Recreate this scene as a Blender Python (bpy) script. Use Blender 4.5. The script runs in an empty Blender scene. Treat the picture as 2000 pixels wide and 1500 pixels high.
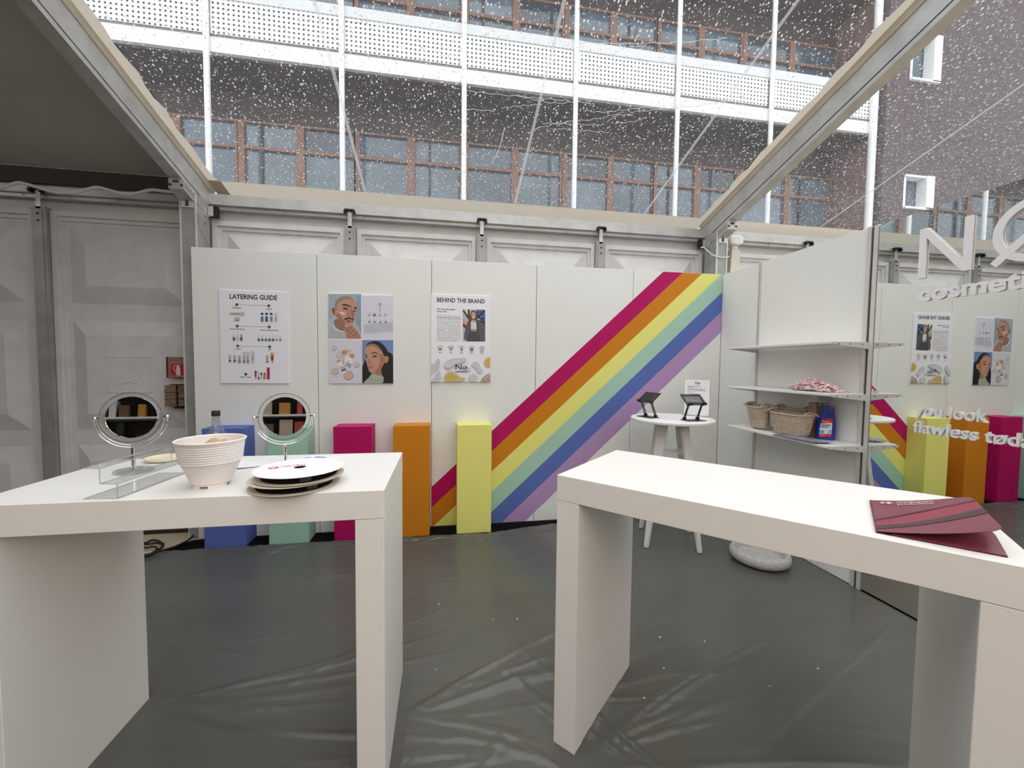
import bpy, bmesh, math, random
import numpy as np
from mathutils import Vector, Matrix, noise as mnoise
random.seed(7)
SC = bpy.context.scene
COL = SC.collection
# ------------------------------------------------------------------ camera, sky, exposure
F = 785.0
CAMP = np.array([-2.873, -3.848, 1.551])
YAW, PITCH, ROLL = -0.1649, -0.04755, 0.01039
def cam_axes():
    cy, sy, cp, sp = math.cos(YAW), math.sin(YAW), math.cos(PITCH), math.sin(PITCH)
    f = np.array([-sy*cp, cy*cp, sp]); r = np.array([cy, sy, 0.0]); u = np.cross(r, f)
    cr, sr = math.cos(ROLL), math.sin(ROLL)
    return cr*r+sr*u, -sr*r+cr*u, f
CR, CU, CF = cam_axes()
# two assumed warm lamps, added unseen behind the viewer to light the table fronts (their housings are built further down)
ADDED_LAMPS = [(-3.6, -5.4, 2.70), (-1.8, -5.4, 2.70)]
for lx_, ly_, lz_ in ADDED_LAMPS:
    ld_ = bpy.data.lights.new('added_fill_light', 'AREA'); ld_.shape = 'RECTANGLE'; ld_.size = 0.9; ld_.size_y = 0.3; ld_.energy = 12.5; ld_.color = (1.0, 0.60, 0.30)
    lo_ = bpy.data.objects.new('added_fill_light', ld_); COL.objects.link(lo_); lo_.location = (lx_, ly_+0.03, lz_-0.045); lo_.rotation_euler = (math.radians(52), 0, 0)
cd = bpy.data.cameras.new('camera'); cd.sensor_fit = 'HORIZONTAL'; cd.sensor_width = 36.0
cd.lens = F/2000*36.0; cd.clip_start = 0.02; cd.clip_end = 300
cam = bpy.data.objects.new('camera', cd); COL.objects.link(cam)
cam.matrix_world = Matrix(((CR[0], CU[0], -CF[0], CAMP[0]), (CR[1], CU[1], -CF[1], CAMP[1]), (CR[2], CU[2], -CF[2], CAMP[2]), (0, 0, 0, 1)))
SC.camera = cam
SC.view_settings.view_transform = 'Standard'; SC.view_settings.look = 'None'
SC.view_settings.gamma = 1.0; SC.view_settings.use_curve_mapping = False
SC.view_settings.exposure = 0.0
w = bpy.data.worlds.new('overcast_sky'); SC.world = w; w.use_nodes = True
nt = w.node_tree; nt.nodes.clear()
wo = nt.nodes.new('ShaderNodeOutputWorld'); bg = nt.nodes.new('ShaderNodeBackground')
tc = nt.nodes.new('ShaderNodeTexCoord'); sx = nt.nodes.new('ShaderNodeSeparateXYZ'); rmp = nt.nodes.new('ShaderNodeValToRGB')
nt.links.new(tc.outputs['Generated'], sx.inputs[0]); nt.links.new(sx.outputs['Z'], rmp.inputs['Fac'])
rmp.color_ramp.elements[0].position = 0.0; rmp.color_ramp.elements[0].color = (0.62, 0.63, 0.64, 1)
rmp.color_ramp.elements[1].position = 1.0; rmp.color_ramp.elements[1].color = (1.0, 1.0, 1.0, 1)
nt.links.new(rmp.outputs['Color'], bg.inputs['Color']); bg.inputs['Strength'].default_value = 2.42
nt.links.new(bg.outputs[0], wo.inputs['Surface'])
SC.cycles.max_bounces = 10; SC.cycles.transparent_max_bounces = 24; SC.cycles.diffuse_bounces = 5
SC.cycles.glossy_bounces = 6; SC.cycles.transmission_bounces = 8
SC.cycles.sample_clamp_indirect = 6.0; SC.cycles.caustics_reflective = True; SC.cycles.caustics_refractive = True
# ------------------------------------------------------------------ a picture point taken to a plane of the room
def ray(x, y): return CF + (x-1000)/F*CR - (y-750)/F*CU
def atz(x, y, z): d = ray(x, y); return CAMP + d*((z-CAMP[2])/d[2])
def aty(x, y, c): d = ray(x, y); return CAMP + d*((c-CAMP[1])/d[1])
def atx(x, y, c): d = ray(x, y); return CAMP + d*((c-CAMP[0])/d[0])
SLOPE, SKIN0 = 0.315, 3.27
def skin_z(y): return SKIN0 - SLOPE*y
def atskin(x, y): d = ray(x, y); t = (SKIN0-SLOPE*CAMP[1]-CAMP[2])/(d[2]+SLOPE*d[1]); return CAMP + d*t
# ------------------------------------------------------------------ materials
def lin(c):
    c = [v/255.0 for v in c]
    return tuple((v/12.92 if v <= 0.04045 else ((v+0.055)/1.055)**2.4) for v in c)
MATS = {}
def M(name, rgb, rough=0.5, metal=0.0, var=0.05, scale=6.0, bump=0.0, bscale=60.0, spec=0.5, stretch=None, linear=False):
    if name in MATS: return MATS[name]
    m = bpy.data.materials.new(name); m.use_nodes = True; t = m.node_tree; b = t.nodes['Principled BSDF']
    c = rgb if linear else lin(rgb)
    b.inputs['Roughness'].default_value = rough; b.inputs['Metallic'].default_value = metal
    b.inputs['Specular IOR Level'].default_value = spec
    co = t.nodes.new('ShaderNodeTexCoord'); vec = co.outputs['Object']
    if stretch:
        mp = t.nodes.new('ShaderNodeMapping'); mp.inputs['Scale'].default_value = stretch
        t.links.new(vec, mp.inputs['Vector']); vec = mp.outputs['Vector']
    n = t.nodes.new('ShaderNodeTexNoise'); n.inputs['Scale'].default_value = scale; n.inputs['Detail'].default_value = 3
    t.links.new(vec, n.inputs['Vector'])
    r = t.nodes.new('ShaderNodeValToRGB')
    r.color_ramp.elements[0].position = 0.3; r.color_ramp.elements[1].position = 0.7
    r.color_ramp.elements[0].color = (*[max(0, v*(1-var)) for v in c], 1); r.color_ramp.elements[1].color = (*[min(1, v*(1+var)) for v in c], 1)
    t.links.new(n.outputs['Fac'], r.inputs['Fac']); t.links.new(r.outputs['Color'], b.inputs['Base Color'])
    if bump:
        n2 = t.nodes.new('ShaderNodeTexNoise'); n2.inputs['Scale'].default_value = bscale; n2.inputs['Detail'].default_value = 4
        t.links.new(vec, n2.inputs['Vector'])
        bm = t.nodes.new('ShaderNodeBump'); bm.inputs['Strength'].default_value = 1.0; bm.inputs['Distance'].default_value = bump
        t.links.new(n2.outputs['Fac'], bm.inputs['Height']); t.links.new(bm.outputs['Normal'], b.inputs['Normal'])
    MATS[name] = m; return m
def translucent(m, col, f):      # woven film that lets daylight glow through
    t = m.node_tree; o = next(n for n in t.nodes if n.type == 'OUTPUT_MATERIAL'); b = t.nodes['Principled BSDF']
    tl = t.nodes.new('ShaderNodeBsdfTranslucent'); tl.inputs['Color'].default_value = (*col, 1); mx = t.nodes.new('ShaderNodeMixShader'); mx.inputs['Fac'].default_value = f
    t.links.new(b.outputs[0], mx.inputs[1]); t.links.new(tl.outputs[0], mx.inputs[2]); t.links.new(mx.outputs[0], o.inputs['Surface'])
def ink(rgb):
    return M('print_%02x%02x%02x' % tuple(int(v) for v in rgb), rgb, 0.45, var=0.02, scale=30)
def schlick(t, f0=0.04):     # the same reflectance from both faces of a thin film
    lw = t.nodes.new('ShaderNodeLayerWeight'); lw.inputs['Blend'].default_value = 0.5
    p = t.nodes.new('ShaderNodeMath'); p.operation = 'POWER'; p.inputs[1].default_value = 5.0; t.links.new(lw.outputs['Facing'], p.inputs[0])
    q = t.nodes.new('ShaderNodeMath'); q.operation = 'MULTIPLY_ADD'; q.inputs[1].default_value = 1-f0; q.inputs[2].default_value = f0; q.use_clamp = True
    t.links.new(p.outputs[0], q.inputs[0]); return q
def clear_mat(name, tint=(0.97, 0.98, 0.98), refl=1.0, haze=0.0):
    if name in MATS: return MATS[name]
    m = bpy.data.materials.new(name); m.use_nodes = True; t = m.node_tree; t.nodes.clear()
    o = t.nodes.new('ShaderNodeOutputMaterial'); tr = t.nodes.new('ShaderNodeBsdfTransparent'); gl = t.nodes.new('ShaderNodeBsdfGlossy')
    fr = schlick(t)
    mu = t.nodes.new('ShaderNodeMath'); mu.operation = 'MULTIPLY'; mu.inputs[1].default_value = refl
    tr.inputs['Color'].default_value = (*tint, 1); gl.inputs['Roughness'].default_value = 0.03
    mx = t.nodes.new('ShaderNodeMixShader')
    t.links.new(fr.outputs[0], mu.inputs[0]); t.links.new(mu.outputs[0], mx.inputs['Fac'])
    t.links.new(tr.outputs[0], mx.inputs[1]); t.links.new(gl.outputs[0], mx.inputs[2])
    last = mx
    if haze:
        df = t.nodes.new('ShaderNodeBsdfTranslucent'); df.inputs['Color'].default_value = (0.9, 0.9, 0.9, 1)
        m2 = t.nodes.new('ShaderNodeMixShader'); m2.inputs['Fac'].default_value = haze
        t.links.new(mx.outputs[0], m2.inputs[1]); t.links.new(df.outputs[0], m2.inputs[2]); last = m2
    t.links.new(last.outputs[0], o.inputs['Surface']); MATS[name] = m; return m
def rain_pvc():
    m = bpy.data.materials.new('rain_covered_clear_pvc'); m.use_nodes = True; t = m.node_tree; t.nodes.clear(); L = t.links.new; N = t.nodes.new
    o = N('ShaderNodeOutputMaterial'); co = N('ShaderNodeTexCoord')
    mp = N('ShaderNodeMapping'); mp.inputs['Scale'].default_value = (1.0, 0.68, 1.0); L(co.outputs['Object'], mp.inputs['Vector'])
    def drops(scale, lo, hi):
        v = N('ShaderNodeTexVoronoi'); v.inputs['Scale'].default_value = scale; L(mp.outputs[0], v.inputs['Vector'])
        s = N('ShaderNodeSeparateColor'); L(v.outputs['Color'], s.inputs[0])
        mr = N('ShaderNodeMapRange'); mr.inputs['From Min'].default_value = 0; mr.inputs['From Max'].default_value = 1
        mr.inputs['To Min'].default_value = lo; mr.inputs['To Max'].default_value = hi; L(s.outputs[0], mr.inputs['Value'])
        dv = N('ShaderNodeMath'); dv.operation = 'DIVIDE'; L(v.outputs['Distance'], dv.inputs[0]); L(mr.outputs[0], dv.inputs[1])
        k = N('ShaderNodeMath'); k.operation = 'LESS_THAN'; k.inputs[1].default_value = 1.0; L(dv.outputs[0], k.inputs[0])
        sq = N('ShaderNodeMath'); sq.operation = 'POWER'; sq.inputs[1].default_value = 2; L(dv.outputs[0], sq.inputs[0])
        h = N('ShaderNodeMath'); h.operation = 'SUBTRACT'; h.inputs[0].default_value = 1.0; h.use_clamp = True; L(sq.outputs[0], h.inputs[1])
        return k, h
    k1, h1 = drops(40.0, 0.12, 0.26); k2, h2 = drops(72.0, 0.10, 0.24)
    mk = N('ShaderNodeMath'); mk.operation = 'MAXIMUM'; L(k1.outputs[0], mk.inputs[0]); L(k2.outputs[0], mk.inputs[1])
    hh = N('ShaderNodeMath'); hh.operation = 'MAXIMUM'; L(h1.outputs[0], hh.inputs[0]); L(h2.outputs[0], hh.inputs[1])
    bu = N('ShaderNodeBump'); bu.inputs['Strength'].default_value = 1.0; bu.inputs['Distance'].default_value = 0.022; L(hh.outputs[0], bu.inputs['Height'])
    rf = N('ShaderNodeBsdfRefraction'); rf.inputs['IOR'].default_value = 1.33; rf.inputs['Roughness'].default_value = 0.05; L(bu.outputs[0], rf.inputs['Normal'])
    tl0 = N('ShaderNodeBsdfTranslucent'); tl0.inputs['Color'].default_value = (0.95, 0.95, 0.95, 1)
    dr = N('ShaderNodeMixShader'); dr.inputs['Fac'].default_value = 0.42; L(rf.outputs[0], dr.inputs[1]); L(tl0.outputs[0], dr.inputs[2])
    tr = N('ShaderNodeBsdfTransparent'); tr.inputs['Color'].default_value = (0.93, 0.94, 0.95, 1)
    # large soft waves of the slack film bend the reflections
    nz = N('ShaderNodeTexNoise'); nz.inputs['Scale'].default_value = 3.0; nz.inputs['Detail'].default_value = 4; L(co.outputs['Object'], nz.inputs['Vector'])
    b2 = N('ShaderNodeBump'); b2.inputs['Strength'].default_value = 0.6; b2.inputs['Distance'].default_value = 0.05; L(nz.outputs['Fac'], b2.inputs['Height'])
    gl = N('ShaderNodeBsdfGlossy'); gl.inputs['Roughness'].default_value = 0.08; L(b2.outputs[0], gl.inputs['Normal'])
    fr = schlick(t, 0.035)
    m1 = N('ShaderNodeMixShader'); L(fr.outputs[0], m1.inputs['Fac']); L(tr.outputs[0], m1.inputs[1]); L(gl.outputs[0], m1.inputs[2])
    tl = N('ShaderNodeBsdfTranslucent'); tl.inputs['Color'].default_value = (0.92, 0.92, 0.94, 1)
    m2 = N('ShaderNodeMixShader'); m2.inputs['Fac'].default_value = 0.042; L(m1.outputs[0], m2.inputs[1]); L(tl.outputs[0], m2.inputs[2])
    m3 = N('ShaderNodeMixShader'); L(mk.outputs[0], m3.inputs['Fac']); L(m2.outputs[0], m3.inputs[1]); L(dr.outputs[0], m3.inputs[2])
    L(m3.outputs[0], o.inputs['Surface']); return m
def mirror_mat(name, col, rough=0.0):
    m = M(name, col, rough, 1.0, var=0.01, linear=True); return m
WHITE = M('white_panel_paint', (0.785, 0.80, 0.775), 0.45, var=0.015, scale=2, linear=True)
LAMI = M('white_laminate', (0.82, 0.82, 0.80), 0.38, var=0.012, scale=3, linear=True)
LAMF = LAMI
ALU = M('brushed_aluminium', (0.52, 0.52, 0.51), 0.42, 0.55, var=0.10, scale=9, bump=0.0006, bscale=80, linear=True)
ALUW = M('anodised_aluminium', (0.70, 0.70, 0.68), 0.35, 0.4, var=0.04, scale=12, linear=True)
ALUD = M('dull_aluminium', (0.36, 0.36, 0.35), 0.5, 0.35, var=0.12, scale=7, bump=0.0006, bscale=60, linear=True)
GALV = M('galvanised_steel', (0.55, 0.56, 0.56), 0.4, 0.8, var=0.2, scale=25, linear=True)
TENTW = M('white_tent_cassette', (0.64, 0.635, 0.63), 0.55, var=0.06, scale=7, bump=0.001, bscale=30, linear=True)
BEIGE = M('beige_tent_keder', (0.62, 0.575, 0.485), 0.6, var=0.06, scale=8, linear=True)
translucent(BEIGE, (0.76, 0.71, 0.61), 0.34)
ROOFW = M('opaque_tent_pvc', (0.46, 0.44, 0.41), 0.6, var=0.04, scale=3, linear=True)
BLACK = M('matt_black', (20, 20, 21), 0.6, var=0.1)
BLACKG = M('black_powder_coat', (28, 29, 30), 0.38, var=0.1)
CHROME = M('chrome', (0.85, 0.85, 0.86), 0.08, 1.0, var=0.01, linear=True)
ACRY = clear_mat('clear_acrylic', (0.992, 0.995, 0.994), 0.9, 0.015)
ACRE = clear_mat('acrylic_edge', (0.86, 0.89, 0.88), 2.5, 0.35)
PVC = rain_pvc()
# ------------------------------------------------------------------ mesh building
class MB:
    def __init__(s): s.v = []; s.f = []; s.m = []
    def add(s, V, Fc, mi=0):
        b = len(s.v); s.v += [tuple(float(c) for c in p) for p in V]
        for f in Fc: s.f.append([i+b for i in f]); s.m.append(mi)
        return s
    def box(s, x0, x1, y0, y1, z0, z1, mi=0):
        V = [(x, y, z) for z in (z0, z1) for y in (y0, y1) for x in (x0, x1)]
        return s.add(V, [(0, 2, 3, 1), (4, 5, 7, 6), (0, 1, 5, 4), (2, 6, 7, 3), (0, 4, 6, 2), (1, 3, 7, 5)], mi)
    def obox(s, c, ax, ay, az, mi=0):   # centre and three half-axis vectors
        c, ax, ay, az = (np.array(q, float) for q in (c, ax, ay, az))
        V = [c+i*ax+j*ay+k*az for k in (-1, 1) for j in (-1, 1) for i in (-1, 1)]
        return s.add(V, [(0, 2, 3, 1), (4, 5, 7, 6), (0, 1, 5, 4), (2, 6, 7, 3), (0, 4, 6, 2), (1, 3, 7, 5)], mi)
    def bar(s, a, b, w_, h_, up=(0, 0, 1), mi=0):
        a, b = np.array(a, float), np.array(b, float); d = (b-a); L = np.linalg.norm(d); d /= L
        sd = np.cross(d, up); sd /= np.linalg.norm(sd); u = np.cross(sd, d)
        return s.obox((a+b)/2, d*L/2, sd*w_/2, u*h_/2, mi)
    def prism(s, pts, ex, mi=0):         # closed outline and an extrusion vector
        n = len(pts); P = [np.array(p, float) for p in pts]; e = np.array(ex, float)
        s.add(P+[p+e for p in P], [list(range(n-1, -1, -1)), list(range(n, 2*n))]+[(i, (i+1) % n, n+(i+1) % n, n+i) for i in range(n)], mi); return s
    def lathe(s, prof, c=(0, 0, 0), n=40, sx=1.0, sy=1.0, mi=0, close=False):
        V = []; Fc = []; k = len(prof)
        for i in range(n):
            a = 2*math.pi*i/n
            for r, z in prof: V.append((c[0]+r*math.cos(a)*sx, c[1]+r*math.sin(a)*sy, c[2]+z))
        for i in range(n):
            j = (i+1) % n
            for q in range(k-1 if not close else k):
                q2 = (q+1) % k; Fc.append((i*k+q, j*k+q, j*k+q2, i*k+q2))
        if not close:
            if prof[0][0] > 1e-6: Fc.append([i*k for i in range(n-1, -1, -1)])
            if prof[-1][0] > 1e-6: Fc.append([i*k+k-1 for i in range(n)])
        return s.add(V, Fc, mi)
    def tube(s, path, r, n=8, mi=0, closed=False, rs=None):
        P = [np.array(p, float) for p in path]; k = len(P); V = []; Fc = []; up = np.array((0.13, 0.21, 0.97)); prev = None
        for i in range(k):
            d = (P[(i+1) % k]-P[i-1]) if closed else (P[min(i+1, k-1)]-P[max(i-1, 0)])
            d = d/(np.linalg.norm(d)+1e-12)
            sd = np.cross(d, up if prev is None else prev)
            if np.linalg.norm(sd) < 1e-4: sd = np.cross(d, (1, 0, 0.1))
            sd /= np.linalg.norm(sd); u = np.cross(sd, d); prev = u
            rr = r if rs is None else rs[i]
            for j in range(n):
                a = 2*math.pi*j/n; V.append(P[i]+rr*(math.cos(a)*sd+math.sin(a)*u))
        for i in range(k if closed else k-1):
            i2 = (i+1) % k
            for j in range(n): Fc.append((i*n+j, i*n+(j+1) % n, i2*n+(j+1) % n, i2*n+j))
        if not closed: Fc += [list(range(n-1, -1, -1)), [(k-1)*n+j for j in range(n)]]
        return s.add(V, Fc, mi)
    def sphere(s, c, r, n=14, m=8, mi=0):
        return s.lathe([(r*math.sin(math.pi*i/m)+1e-9, -r*math.cos(math.pi*i/m)) for i in range(m+1)], c, n, mi=mi)
def build(name, mb, mats, parent=None, bevel=0.0, seg=2, smooth=False, off=None):
    me = bpy.data.meshes.new(name)
    V = mb.v
    o_ = off if off is not None else (OFF.get(parent.name) if parent is not None else None)
    if o_ is not None: V = [(p[0]-o_[0], p[1]-o_[1], p[2]-o_[2]) for p in V]
    me.from_pydata(V, [], mb.f)
    for m in (mats if isinstance(mats, (list, tuple)) else [mats]): me.materials.append(m)
    me.polygons.foreach_set('material_index', mb.m)
    if bevel or smooth:
        bm = bmesh.new(); bm.from_mesh(me)
        bmesh.ops.recalc_face_normals(bm, faces=bm.faces[:])
        if bevel: bmesh.ops.bevel(bm, geom=bm.edges[:], offset=bevel, segments=seg, affect='EDGES', profile=0.5, clamp_overlap=True)
        bm.to_mesh(me); bm.free()
    if smooth:
        me.polygons.foreach_set('use_smooth', [True]*len(me.polygons))
        try: me.set_sharp_from_angle(angle=math.radians(38))
        except Exception: pass
    me.update()
    o = bpy.data.objects.new(name, me); COL.objects.link(o)
    if parent is not None: o.parent = parent
    elif off is not None: o.location = off
    return o
OFF = {}
def tag(o, label=None, cat=None, group=None, kind=None):
    if label: o['label'] = label
    if cat: o['category'] = cat
    if group: o['group'] = group
    if kind: o['kind'] = kind
    return o
def thing(name, label, cat, loc=(0, 0, 0), rz=0.0, group=None, world=False, kind=None):
    o = bpy.data.objects.new(name, None); COL.objects.link(o); o.empty_display_size = 0.05
    o.location = tuple(float(c) for c in loc); o.rotation_euler = (0, 0, rz)
    if world: OFF[o.name] = tuple(float(c) for c in loc)
    return tag(o, label, cat, group, kind)
def kids(o): return [c for c in bpy.data.objects if c.parent is o]
def copy_tree(o, parent=None):
    c = o.copy(); COL.objects.link(c)
    if parent is not None: c.parent = parent
    for ch in kids(o): copy_tree(ch, c)
    return c
def spline(P, n=8, closed=True):
    P = [np.array(p, float) for p in P]; k = len(P); out = []
    R_ = range(k) if closed else range(k-1)
    for i in R_:
        p0, p1, p2, p3 = (P[(i-1) % k], P[i], P[(i+1) % k], P[(i+2) % k]) if closed else (P[max(i-1, 0)], P[i], P[i+1], P[min(i+2, k-1)])
        for j in range(n):
            t = j/n
            out.append(0.5*((2*p1)+(-p0+p2)*t+(2*p0-5*p1+4*p2-p3)*t*t+(-p0+3*p1-3*p2+p3)*t**3))
    if not closed: out.append(P[-1])
    return out
def text_geo(s, size=1.0, bold=0.0, extrude=0.0, align='LEFT', res=3, spacing=1.0):
    c = bpy.data.curves.new('t', 'FONT'); c.body = s; c.size = size; c.offset = bold; c.extrude = extrude
    c.align_x = align; c.resolution_u = res; c.space_character = spacing
    o = bpy.data.objects.new('t', c); COL.objects.link(o)
    dg = bpy.context.evaluated_depsgraph_get(); me = bpy.data.meshes.new_from_object(o.evaluated_get(dg))
    V = [tuple(v.co) for v in me.vertices]; Fc = [list(p.vertices) for p in me.polygons]
    bpy.data.objects.remove(o); bpy.data.curves.remove(c); bpy.data.meshes.remove(me)
    return V, Fc
def clip(poly, f):
    out = []
    for i in range(len(poly)):
        a, b = poly[i], poly[(i+1) % len(poly)]; fa, fb = f(a), f(b)
        if fa >= 0: out.append(a)
        if (fa >= 0) != (fb >= 0): t = fa/(fa-fb); out.append((a[0]+(b[0]-a[0])*t, a[1]+(b[1]-a[1])*t))
    return out
# ------------------------------------------------------------------ flat print on a board
class Print:
    """Flat ink on a surface: origin o, axes ux (right) and uy (up), normal n."""
    def __init__(s, o, ux, uy, n, mp=None, step=0.00002, lim=None):
        s.o, s.ux, s.uy, s.n = (np.array(q, float) for q in (o, ux, uy, n)); s.mp = mp; s.k = 1; s.step = step
        s.mb = MB(); s.mats = []; s.ix = {}; s.lim = lim
    def mi(s, rgb):
        key = tuple(int(c) for c in rgb)
        if key not in s.ix: s.ix[key] = len(s.mats); s.mats.append(ink(key))
        return s.ix[key]
    def P(s, x, y, raw=False):
        u, v = (x, y) if (raw or s.mp is None) else s.mp(x, y)
        return s.o+s.ux*u+s.uy*v+s.n*(s.k*s.step)
    def poly(s, pts, rgb, smooth=0, raw=False):
        if smooth: pts = spline(pts, smooth)
        if s.lim:
            x0, y0, x1, y1 = s.lim; pts = [(q[0], q[1]) for q in pts]
            for f in (lambda q: q[0]-x0, lambda q: x1-q[0], lambda q: q[1]-y0, lambda q: y1-q[1]):
                pts = clip(pts, f)
                if len(pts) < 3: return s
        s.k += 1
        Q = [s.P(p[0], p[1], raw) for p in pts]
        A = sum((np.cross(Q[i]-Q[0], Q[(i+1) % len(Q)]-Q[0]) for i in range(len(Q))), np.zeros(3))
        if A @ s.n < 0: Q.reverse()
        s.mb.add(Q, [list(range(len(Q)))], s.mi(rgb)); return s
    def up(s): return s
    def rect(s, x0, y0, x1, y1, rgb, raw=False): return s.poly([(x0, y0), (x1, y0), (x1, y1), (x0, y1)], rgb, raw=raw)
    def ell(s, cx, cy, rx, ry, rgb, n=20, raw=False): return s.poly([(cx+rx*math.cos(2*math.pi*i/n), cy+ry*math.sin(2*math.pi*i/n)) for i in range(n)], rgb, raw=raw)
    def line(s, pts, w_, rgb, raw=False):
        for a, b in zip(pts[:-1], pts[1:]):
            d = np.array((b[0]-a[0], b[1]-a[1]), float); L = np.linalg.norm(d)
            if L < 1e-9: continue
            q = np.array((-d[1], d[0]))/L*w_/2
            s.poly([(a[0]-q[0], a[1]-q[1]), (b[0]-q[0], b[1]-q[1]), (b[0]+q[0], b[1]+q[1]), (a[0]+q[0], a[1]+q[1])], rgb, raw=raw)
        return s
    def text(s, x, y, txt, size, rgb, bold=0.0, align='LEFT', width=None, spacing=1.0, raw=False, res=2):
        s.k += 1; u, v = (x, y) if (raw or s.mp is None) else s.mp(x, y)
        V, Fc = text_geo(txt, size, bold, 0, align, res, spacing)
        if not V: return s
        sc = 1.0
        if width:
            xs = [p[0] for p in V]; sc = width/(max(xs)-min(xs))
        s.mb.add([s.o+s.ux*(u+p[0]*sc)+s.uy*(v+p[1])+s.n*(s.k*s.step) for p in V], Fc, s.mi(rgb)); return s
    def done(s, parent, name='print'):
        return build(name, s.mb, s.mats, parent)
# ------------------------------------------------------------------ floor
PLY = M('pale_plywood', (196, 184, 158), 0.6, var=0.08, scale=3, stretch=(1, 8, 1))
CARPET = M('black_carpet', (13, 13, 14), 0.95, var=0.2, scale=40, spec=0.1)
SHEET = M('grey_plastic_floor_sheet', (0.092, 0.095, 0.086), 0.235, var=0.08, scale=1.3, linear=True, bump=0.0022, bscale=6, stretch=(0.7, 2.2, 1), spec=0.5)
floor = tag(build('floor', MB().box(-11, 6, -12, 0.55, -0.10, -0.010), PLY), kind='structure')
cv = [(-5.03, 0.0), (0.05, 0.0), (0.05, -9.0), (-9.5, -9.0), (-9.5, -0.6), (-5.35, -0.35)]
build('black_carpet', MB().prism([(x, y, -0.0095) for x, y in cv], (0, 0, 0.005)), CARPET, floor)
def sheet_edge(x):
    k = [(-9.5, -0.62), (-5.6, -0.30), (-5.1, -0.215), (-4.4, -0.205), (-3.5, -0.212), (-2.45, -0.222), (-1.95, -0.115), (-1.4, -0.06), (0.0, -0.03)]
    xs = [a for a, _ in k]; ys = [b for _, b in k]
    return np.interp(x, xs, ys)
def make_sheet():
    X = np.concatenate([np.linspace(-8.2, -5.32, 40, endpoint=False), np.linspace(-5.32, -0.004, 840)]); nx, ny = len(X), 520
    tt = np.linspace(0, 1, ny)**1.4
    XX, TT = np.meshgrid(X, tt, indexing='ij')
    E = sheet_edge(XX)+0.006*np.sin(XX*23)+0.004*np.sin(XX*61+1)
    YY = E+(-6.6-E)*TT
    D = E-YY
    rng = np.random.RandomState(5)
    Z = 0.0005+0*XX
    Z += 0.0016*np.sin(XX*3.1+YY*7.3)*np.sin(YY*5.1-XX*1.7)
    def ridge(ax, ay, bx, by, h, wd):
        dx, dy = bx-ax, by-ay; L2 = dx*dx+dy*dy; L = math.sqrt(L2)
        t = ((XX-ax)*dx+(YY-ay)*dy)/L2; tc = np.clip(t, 0, 1)
        s_ = ((XX-ax)*dy-(YY-ay)*dx)/L + 0.02*np.sin(t*7+ax*9)*L*0.4
        fall = np.where((t > 0) & (t < 1), np.sin(np.pi*tc)**0.6, 0)
        return h*np.exp(-(s_/wd)**2)*fall
    # folds running out from the table feet, and across the floor
    for (cx, cy, a0, a1, n) in ((-2.37, -2.40, 5, 75, 9), (-2.40, -2.36, 150, 215, 9), (-3.08, -2.1, -30, 30, 13), (-4.2, -1.9, -20, 25, 8), (-1.75, -3.0, 120, 175, 8), (-3.07, -2.32, -55, -8, 8), (-2.36, -2.42, -60, -5, 7)):
        for i in range(n):
            a = math.radians(rng.uniform(a0, a1)); L = rng.uniform(0.5, 1.6); r0 = rng.uniform(0.0, 0.12)
            Z += ridge(cx+r0*math.cos(a), cy+r0*math.sin(a), cx+L*math.cos(a), cy+L*math.sin(a), rng.uniform(0.0025, 0.008), rng.uniform(0.006, 0.020))
    for i in range(130):
        x, y = rng.uniform(-7, -0.2), rng.uniform(-4.5, -0.35); a = math.radians(rng.normal(8, 16)); L = rng.uniform(0.3, 1.5)
        Z += ridge(x-L/2*math.cos(a), y-L/2*math.sin(a), x+L/2*math.cos(a), y+L/2*math.sin(a), rng.uniform(0.0012, 0.005), rng.uniform(0.005, 0.022))
    for i in range(7):
        x, y = rng.uniform(-4, -0.8), rng.uniform(-3.2, -0.8); a = math.radians(rng.normal(8, 12)); L = rng.uniform(0.8, 2.2)
        Z += ridge(x-L/2*math.cos(a), y-L/2*math.sin(a), x+L/2*math.cos(a), y+L/2*math.sin(a), 0.004, 0.005)
    for i in range(130):   # crumpled hem
        x = rng.uniform(-5.3, -0.8); y = float(sheet_edge(x))-rng.uniform(0.02, 0.16); a = rng.normal(0.05, 0.35); L = rng.uniform(0.08, 0.35)
        Z += ridge(x-L/2*math.cos(a), y-L/2*math.sin(a), x+L/2*math.cos(a), y+L/2*math.sin(a), rng.uniform(0.002, 0.008), rng.uniform(0.004, 0.014))
    Z += 0.012*np.exp(-((D-0.055)/0.022)**2)*(0.6+0.4*np.sin(XX*4.0+0.5)) + 0.004*np.exp(-((D-0.012)/0.01)**2)
    for (x0, x1, y0, y1) in ((-4.36, -4.16, -2.47, -1.78), (-3.23, -3.04, -2.47, -1.78)):    # flat under the table feet
        Z = np.where((XX > x0) & (XX < x1) & (YY > y0) & (YY < y1), np.minimum(Z, 0.001), Z)
    V = np.stack([XX.ravel(), YY.ravel(), np.maximum(Z, -0.003).ravel()], -1)
    i = np.arange(nx-1)[:, None]*ny+np.arange(ny-1)[None, :]
    Fc = np.stack([i, i+ny, i+ny+1, i+1], -1).reshape(-1, 4)[:, ::-1]
    me = bpy.data.meshes.new('plastic_sheet'); nf = len(Fc)
    me.vertices.add(len(V)); me.vertices.foreach_set('co', V.astype(np.float32).ravel())
    me.loops.add(nf*4); me.loops.foreach_set('vertex_index', np.ascontiguousarray(Fc).astype(np.int32).ravel())
    me.polygons.add(nf); me.polygons.foreach_set('loop_start', np.arange(0, nf*4, 4, dtype=np.int32)); me.update(calc_edges=True); me.materials.append(SHEET)
    me.polygons.foreach_set('use_smooth', [True]*len(me.polygons)); me.update()
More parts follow.
